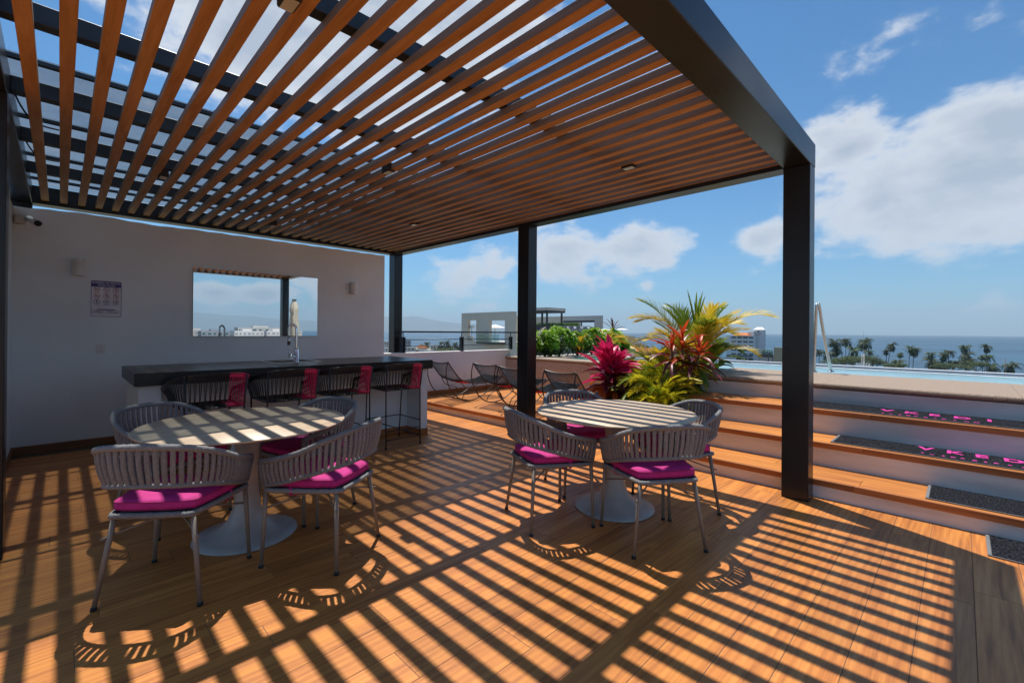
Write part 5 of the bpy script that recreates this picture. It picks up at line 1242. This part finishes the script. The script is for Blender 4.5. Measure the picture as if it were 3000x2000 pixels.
for px, py, r_, lab in ((1235, 1010, 7, 'far palm behind the orange roof in the town'), (1251, 1007, 9, 'far palm right of the orange roof in the town'), (1270, 1014, 8, 'small far palm beside the cream town house'), (1294, 1003, 10, 'far palm left of the railing post, tallest of its cluster'), (1310, 1004, 11, 'far palm next to the tallest one of the town cluster'), (1334, 1007, 8, 'far palm right in the town cluster by the railing post'), (1289, 1017, 12, 'bushy far palm at the left of the town cluster'), (1322, 1018, 12, 'bushy far palm low in the town cluster'), (1346, 1020, 11, 'bushy far palm behind the railing post'), (1305, 1020, 13, 'dense low palm in the middle of the town cluster'),
                        (1868, 1011, 9, 'dark palm behind the orange roofed hotel'), (1882, 1014, 8, 'second dark palm behind the orange roofed hotel'), (1897, 1016, 7, 'low palm at the end of the orange roofed hotel'), (1943, 1020, 8, 'palm right of the orange roofed hotel'), (1958, 1024, 7, 'small palm half hidden by the golden palm')):
    coco(px, py, r_, 400 if px < 1500 else 290, lab, 0, 'palms in the town')
# round canopy trees
def tree(name, label, px, py, rx, ry, D, mat, n, rnd):
    c = at(px, py, D); k = D / FPX; t = thing(name, label, 'tree', (c.x, c.y, GZ), 0, 'broad trees near the shore')
    q = MB(); h = c.z - GZ; q.tube([(0, 0, 0), (.3, .2, h * .5), (0, 0, h)], [.5, .35, .2], 7)
    for i in range(6): a = i * 1.05; q.tube([(0, 0, h * .55), (math.cos(a) * rx * k * .6, math.sin(a) * rx * k * .6, h + ry * k * .2)], [.18, .06], 5)
    q.build('trunk', M['trunk'], t, False); q = MB()
    lobes = [(rnd.uniform(-1, 1) * .7, rnd.uniform(-1, 1) * .7, rnd.uniform(-.3, .5), rnd.uniform(.3, .55)) for _ in range(14)]
    for i in range(n):
        lx, ly, lz, lr = rnd.choice(lobes); d = Vector((rnd.gauss(0, 1), rnd.gauss(0, 1), abs(rnd.gauss(0, 1)) - .25)).normalized() * lr * rnd.uniform(.75, 1.05)
        p = Vector(((lx + d.x) * rx * k, (ly + d.y) * rx * k, h + (lz + d.z) * ry * k)); s_ = rnd.uniform(.35, .75)
        leaf_mb(q, s_, s_ * .6, .5, .2, 2, Matrix.Translation(p) @ orient(rnd.uniform(0, 6.28), R(rnd.uniform(-30, 60))))
    q.build('crown', mat, t, False)
tree('canopy_tree', 'wide green tree canopy behind the handrail, left of the white mast', 2470, 1062, 62, 24, 230, M['far_tree'], 5200, rnd)
tree('canopy_tree', 'green tree canopy right of the white mast', 2556, 1062, 42, 24, 235, M['far_tree'], 3600, rnd)
tree('canopy_tree', 'small low green tree at the pool rim below the leaning palm', 2625, 1074, 26, 12, 240, M['far_tree'], 1600, rnd)
tree('canopy_tree', 'dull brownish tree between the right hand palm group and the far right palm', 2860, 1072, 34, 15, 240, M['far_tree'], 2200, rnd)
tree('canopy_tree', 'dark green tree below the grouped palms on the right', 2790, 1076, 44, 14, 236, M['far_tree'], 2200, rnd)
tree('canopy_tree', 'dark tree mass among the town palms left of the railing post', 1310, 1026, 38, 9, 380, M['far_tree'], 1400, rnd)
# white lattice mast
mp0 = at(2529, 1073, 150); t = thing('radio_mast', 'white lattice radio mast with a tripod frame in front of the trees', 'mast', (mp0.x, mp0.y, GZ))
mr0 = Vector((CR.x, CR.y, 0)).normalized(); top1 = at(2531, 1036, 150); tip = at(2529, 966, 150)
q = MB(); wv = .42
for i in range(3):
    a = i * 2.094; ox, oy = wv * math.cos(a), wv * math.sin(a); q.tube([(mp0.x + ox, mp0.y + oy, GZ), (mp0.x + ox, mp0.y + oy, top1.z)], .045, 5)
z = mp0.z - 3; k = 0
while z < top1.z - .4:
    for i in range(3):
        a, b = i * 2.094, (i + 1) * 2.094; q.tube([(mp0.x + wv * math.cos(a), mp0.y + wv * math.sin(a), z), (mp0.x + wv * math.cos(b), mp0.y + wv * math.sin(b), z + .6)], .022, 4)
    z += .6
q.build('lattice', M['mast'], t)
q = MB(); q.tube([(mp0.x, mp0.y, top1.z), (mp0.x, mp0.y, tip.z)], .05, 5); q.build('antenna', M['grey_render'], t)
q = MB(); 
for s in (-1, 1):
    e = Vector((mp0.x, mp0.y, 0)) + mr0 * (s * 2.3); zt_ = at(2529, 1065, 150).z; zb_ = at(2529, 1073, 150).z
    q.tube([(mp0.x, mp0.y, zt_), (e.x, e.y, zt_)], .09, 5); q.tube([(e.x, e.y, zt_), (mp0.x + mr0.x * s * .9, mp0.y + mr0.y * s * .9, zb_ - 1)], .09, 5)
    q.tube([(mp0.x + mr0.x * s * 1.2, mp0.y + mr0.y * s * 1.2, zt_), (mp0.x + mr0.x * s * .6, mp0.y + mr0.y * s * .6, zb_ - 1)], .07, 5)
q.build('tripod_frame', M['mast'], t)
q = MB(); q.lathe([(0, -.15), (.3, .0), (.35, .1)], 12, (top1.x - .2, top1.y, top1.z - 1.0)); q.build('dish', M['white_cap'], t)
mp1 = at(2945, 1080, 200); t = thing('thin_pole', 'thin dark pole standing among the palms near the right edge', 'pole', (mp1.x, mp1.y, GZ)); q = MB(); q.tube([(0, 0, 0), (0, 0, at(2945, 1050, 200).z - GZ)], .12, 5); q.build('shaft', M['trunk'], t, False)

# town seen under the railing
for (px, yt, D_, pr_, pl_, mt, lab, roofed) in ((1201, 997, 360, 1204, 1180, 'grey_render', 'grey multi storey block right behind the corner column', 0), (1214, 1017, 330, 1218, 1184, 'pale_render', 'low white flat roofed house below the grey block', 0), (1247, 1020, 340, 1251, 1224, 'pale_render', 'small house with an orange tiled roof under the railing', 1),
                                          (1275, 1012, 380, 1279, 1262, 'cream', 'cream gabled town house in the middle of the railing view', 0), (1262, 1026, 320, 1270, 1215, 'pale_render', 'long low pale roof at the foot of the orange roofed house', 0), (1344, 1014, 400, 1347, 1330, 'white_cap', 'small bright white house among the town palms', 0), (1138, 1000, 350, 1141, 1120, 'pale_render', 'pale town house seen between the wall end and the corner column', 0), (1136, 1018, 320, 1141, 1112, 'hotel_white', 'low white town house at the foot of the corner column', 0)):
    t, B = block('town_house', lab, 'house', M[mt], px, yt, 1100, D_, pr_, pl_, zlo=GZ)
    if roofed: hip(t, B, .6, 2.2, M['terracotta'])
    k = 3; ys_ = [(B[2] + (B[3] - B[2]) * (i + .25) / k, B[2] + (B[3] - B[2]) * (i + .7) / k) for i in range(k)]
    add_windows(t, B[0], ys_, [(B[5] - 2.3, B[5] - 1.0), (B[5] - 5.2, B[5] - 3.9)], M['dark_glass'])
# city behind the camera, seen in the mirror
HD_ = -1.6
for i, (a, D_, wd, hh, mt, lab) in enumerate(((-79.5, 420, 24, 23.5, 'pale_render', 'grey white block reflected at the left of the mirror'), (-77.6, 400, 22, 24.5, 'grey_render', 'blue grey block reflected left of the faucet reflection'), (-74.6, 380, 20, 24, 'hotel_white', 'white block reflected just right of the reflected faucet'), (-73.2, 430, 40, 26, 'pale_render', 'largest pale building reflected in the middle of the mirror'),
                                   (-71.7, 390, 17, 25, 'hotel_white', 'small white building reflected left of the reflected column'), (-76.1, 500, 30, 22, 'cream', 'low cream building reflected in the mirror, far away'), (-70.6, 450, 22, 23.5, 'pale_render', 'pale building reflected beside the reflected column'), (-80.6, 460, 20, 23, 'hotel_white', 'white building at the far left of the mirror reflection'))):
    hh += HD_; x, y = pol(a, D_); t = thing('city_block', lab, 'building', (x, y, GZ)); q = MB(); q.box(x - wd / 2, x + wd / 2, y - 12, y, GZ, GZ + hh + .6 - (i * 5 % 3) * .8); q.build('wall', M[mt], t)
    k = 5 + i % 4; hh -= (i * 5 % 3) * .8
    for r_ in range(2):
        for c in range(k): q = MB(); xx = x - wd / 2 + wd * (c + .2) / k; q.box(xx, xx + wd * (.35 + .3 * ((c * 7 + i) % 3) / 3) / k, y - .02, y + .12, GZ + hh - 2.0 - 3 * r_, GZ + hh - .9 - 3 * r_); q.build('window', M['teal_glass' if i % 2 else 'grey_render'], t)
    q = MB(); q.box(x - wd * .2, x + wd * .1, y - 9, y - 3, GZ + hh + .6, GZ + hh + 2.0); q.build('roof_box', M[mt], t)
# closed cantilever parasol reflected in the mirror
t = thing('closed_parasol', 'closed beige parasol that appears in the mirror right of the column', 'umbrella', (8.75, -11.0, .1))
q = MB(); q.tube([(0, 0, 0), (0, 0, 2.75)], .03, 8); q.build('pole', M['brushed'], t, False)
n = 20; q = MB(); vs = []; fs = []
for i in range(13):
    z = .62 + 2.2 * i / 12; rr = (.12, .17, .19, .20, .20, .19, .18, .19, .165, .20, .17, .12, .06)[i]
    for j in range(n): a = 6.2832 * j / n; r_ = rr * (1 + .28 * math.cos(j * math.pi * .8 + .3 * i)); vs.append((r_ * math.cos(a), r_ * math.sin(a), z))
for i in range(12):
    for j in range(n): fs.append((i * n + j, i * n + (j + 1) % n, (i + 1) * n + (j + 1) % n, (i + 1) * n + j))
q.add(vs, fs, True); q.build('folded_canopy', M['canvas'], t, False)
q = MB(); q.lathe([(.0, 2.82), (.12, 2.83), (.13, 2.86), (0, 2.87)], 14); q.build('finial', M['dark_grey'], t, False)
pt = MB(); pt.box(5.9, 11.1, -13.9, -9.0, -.1, .1); o = pt.build('rear_terrace', M['coping']); o['kind'] = 'structure'
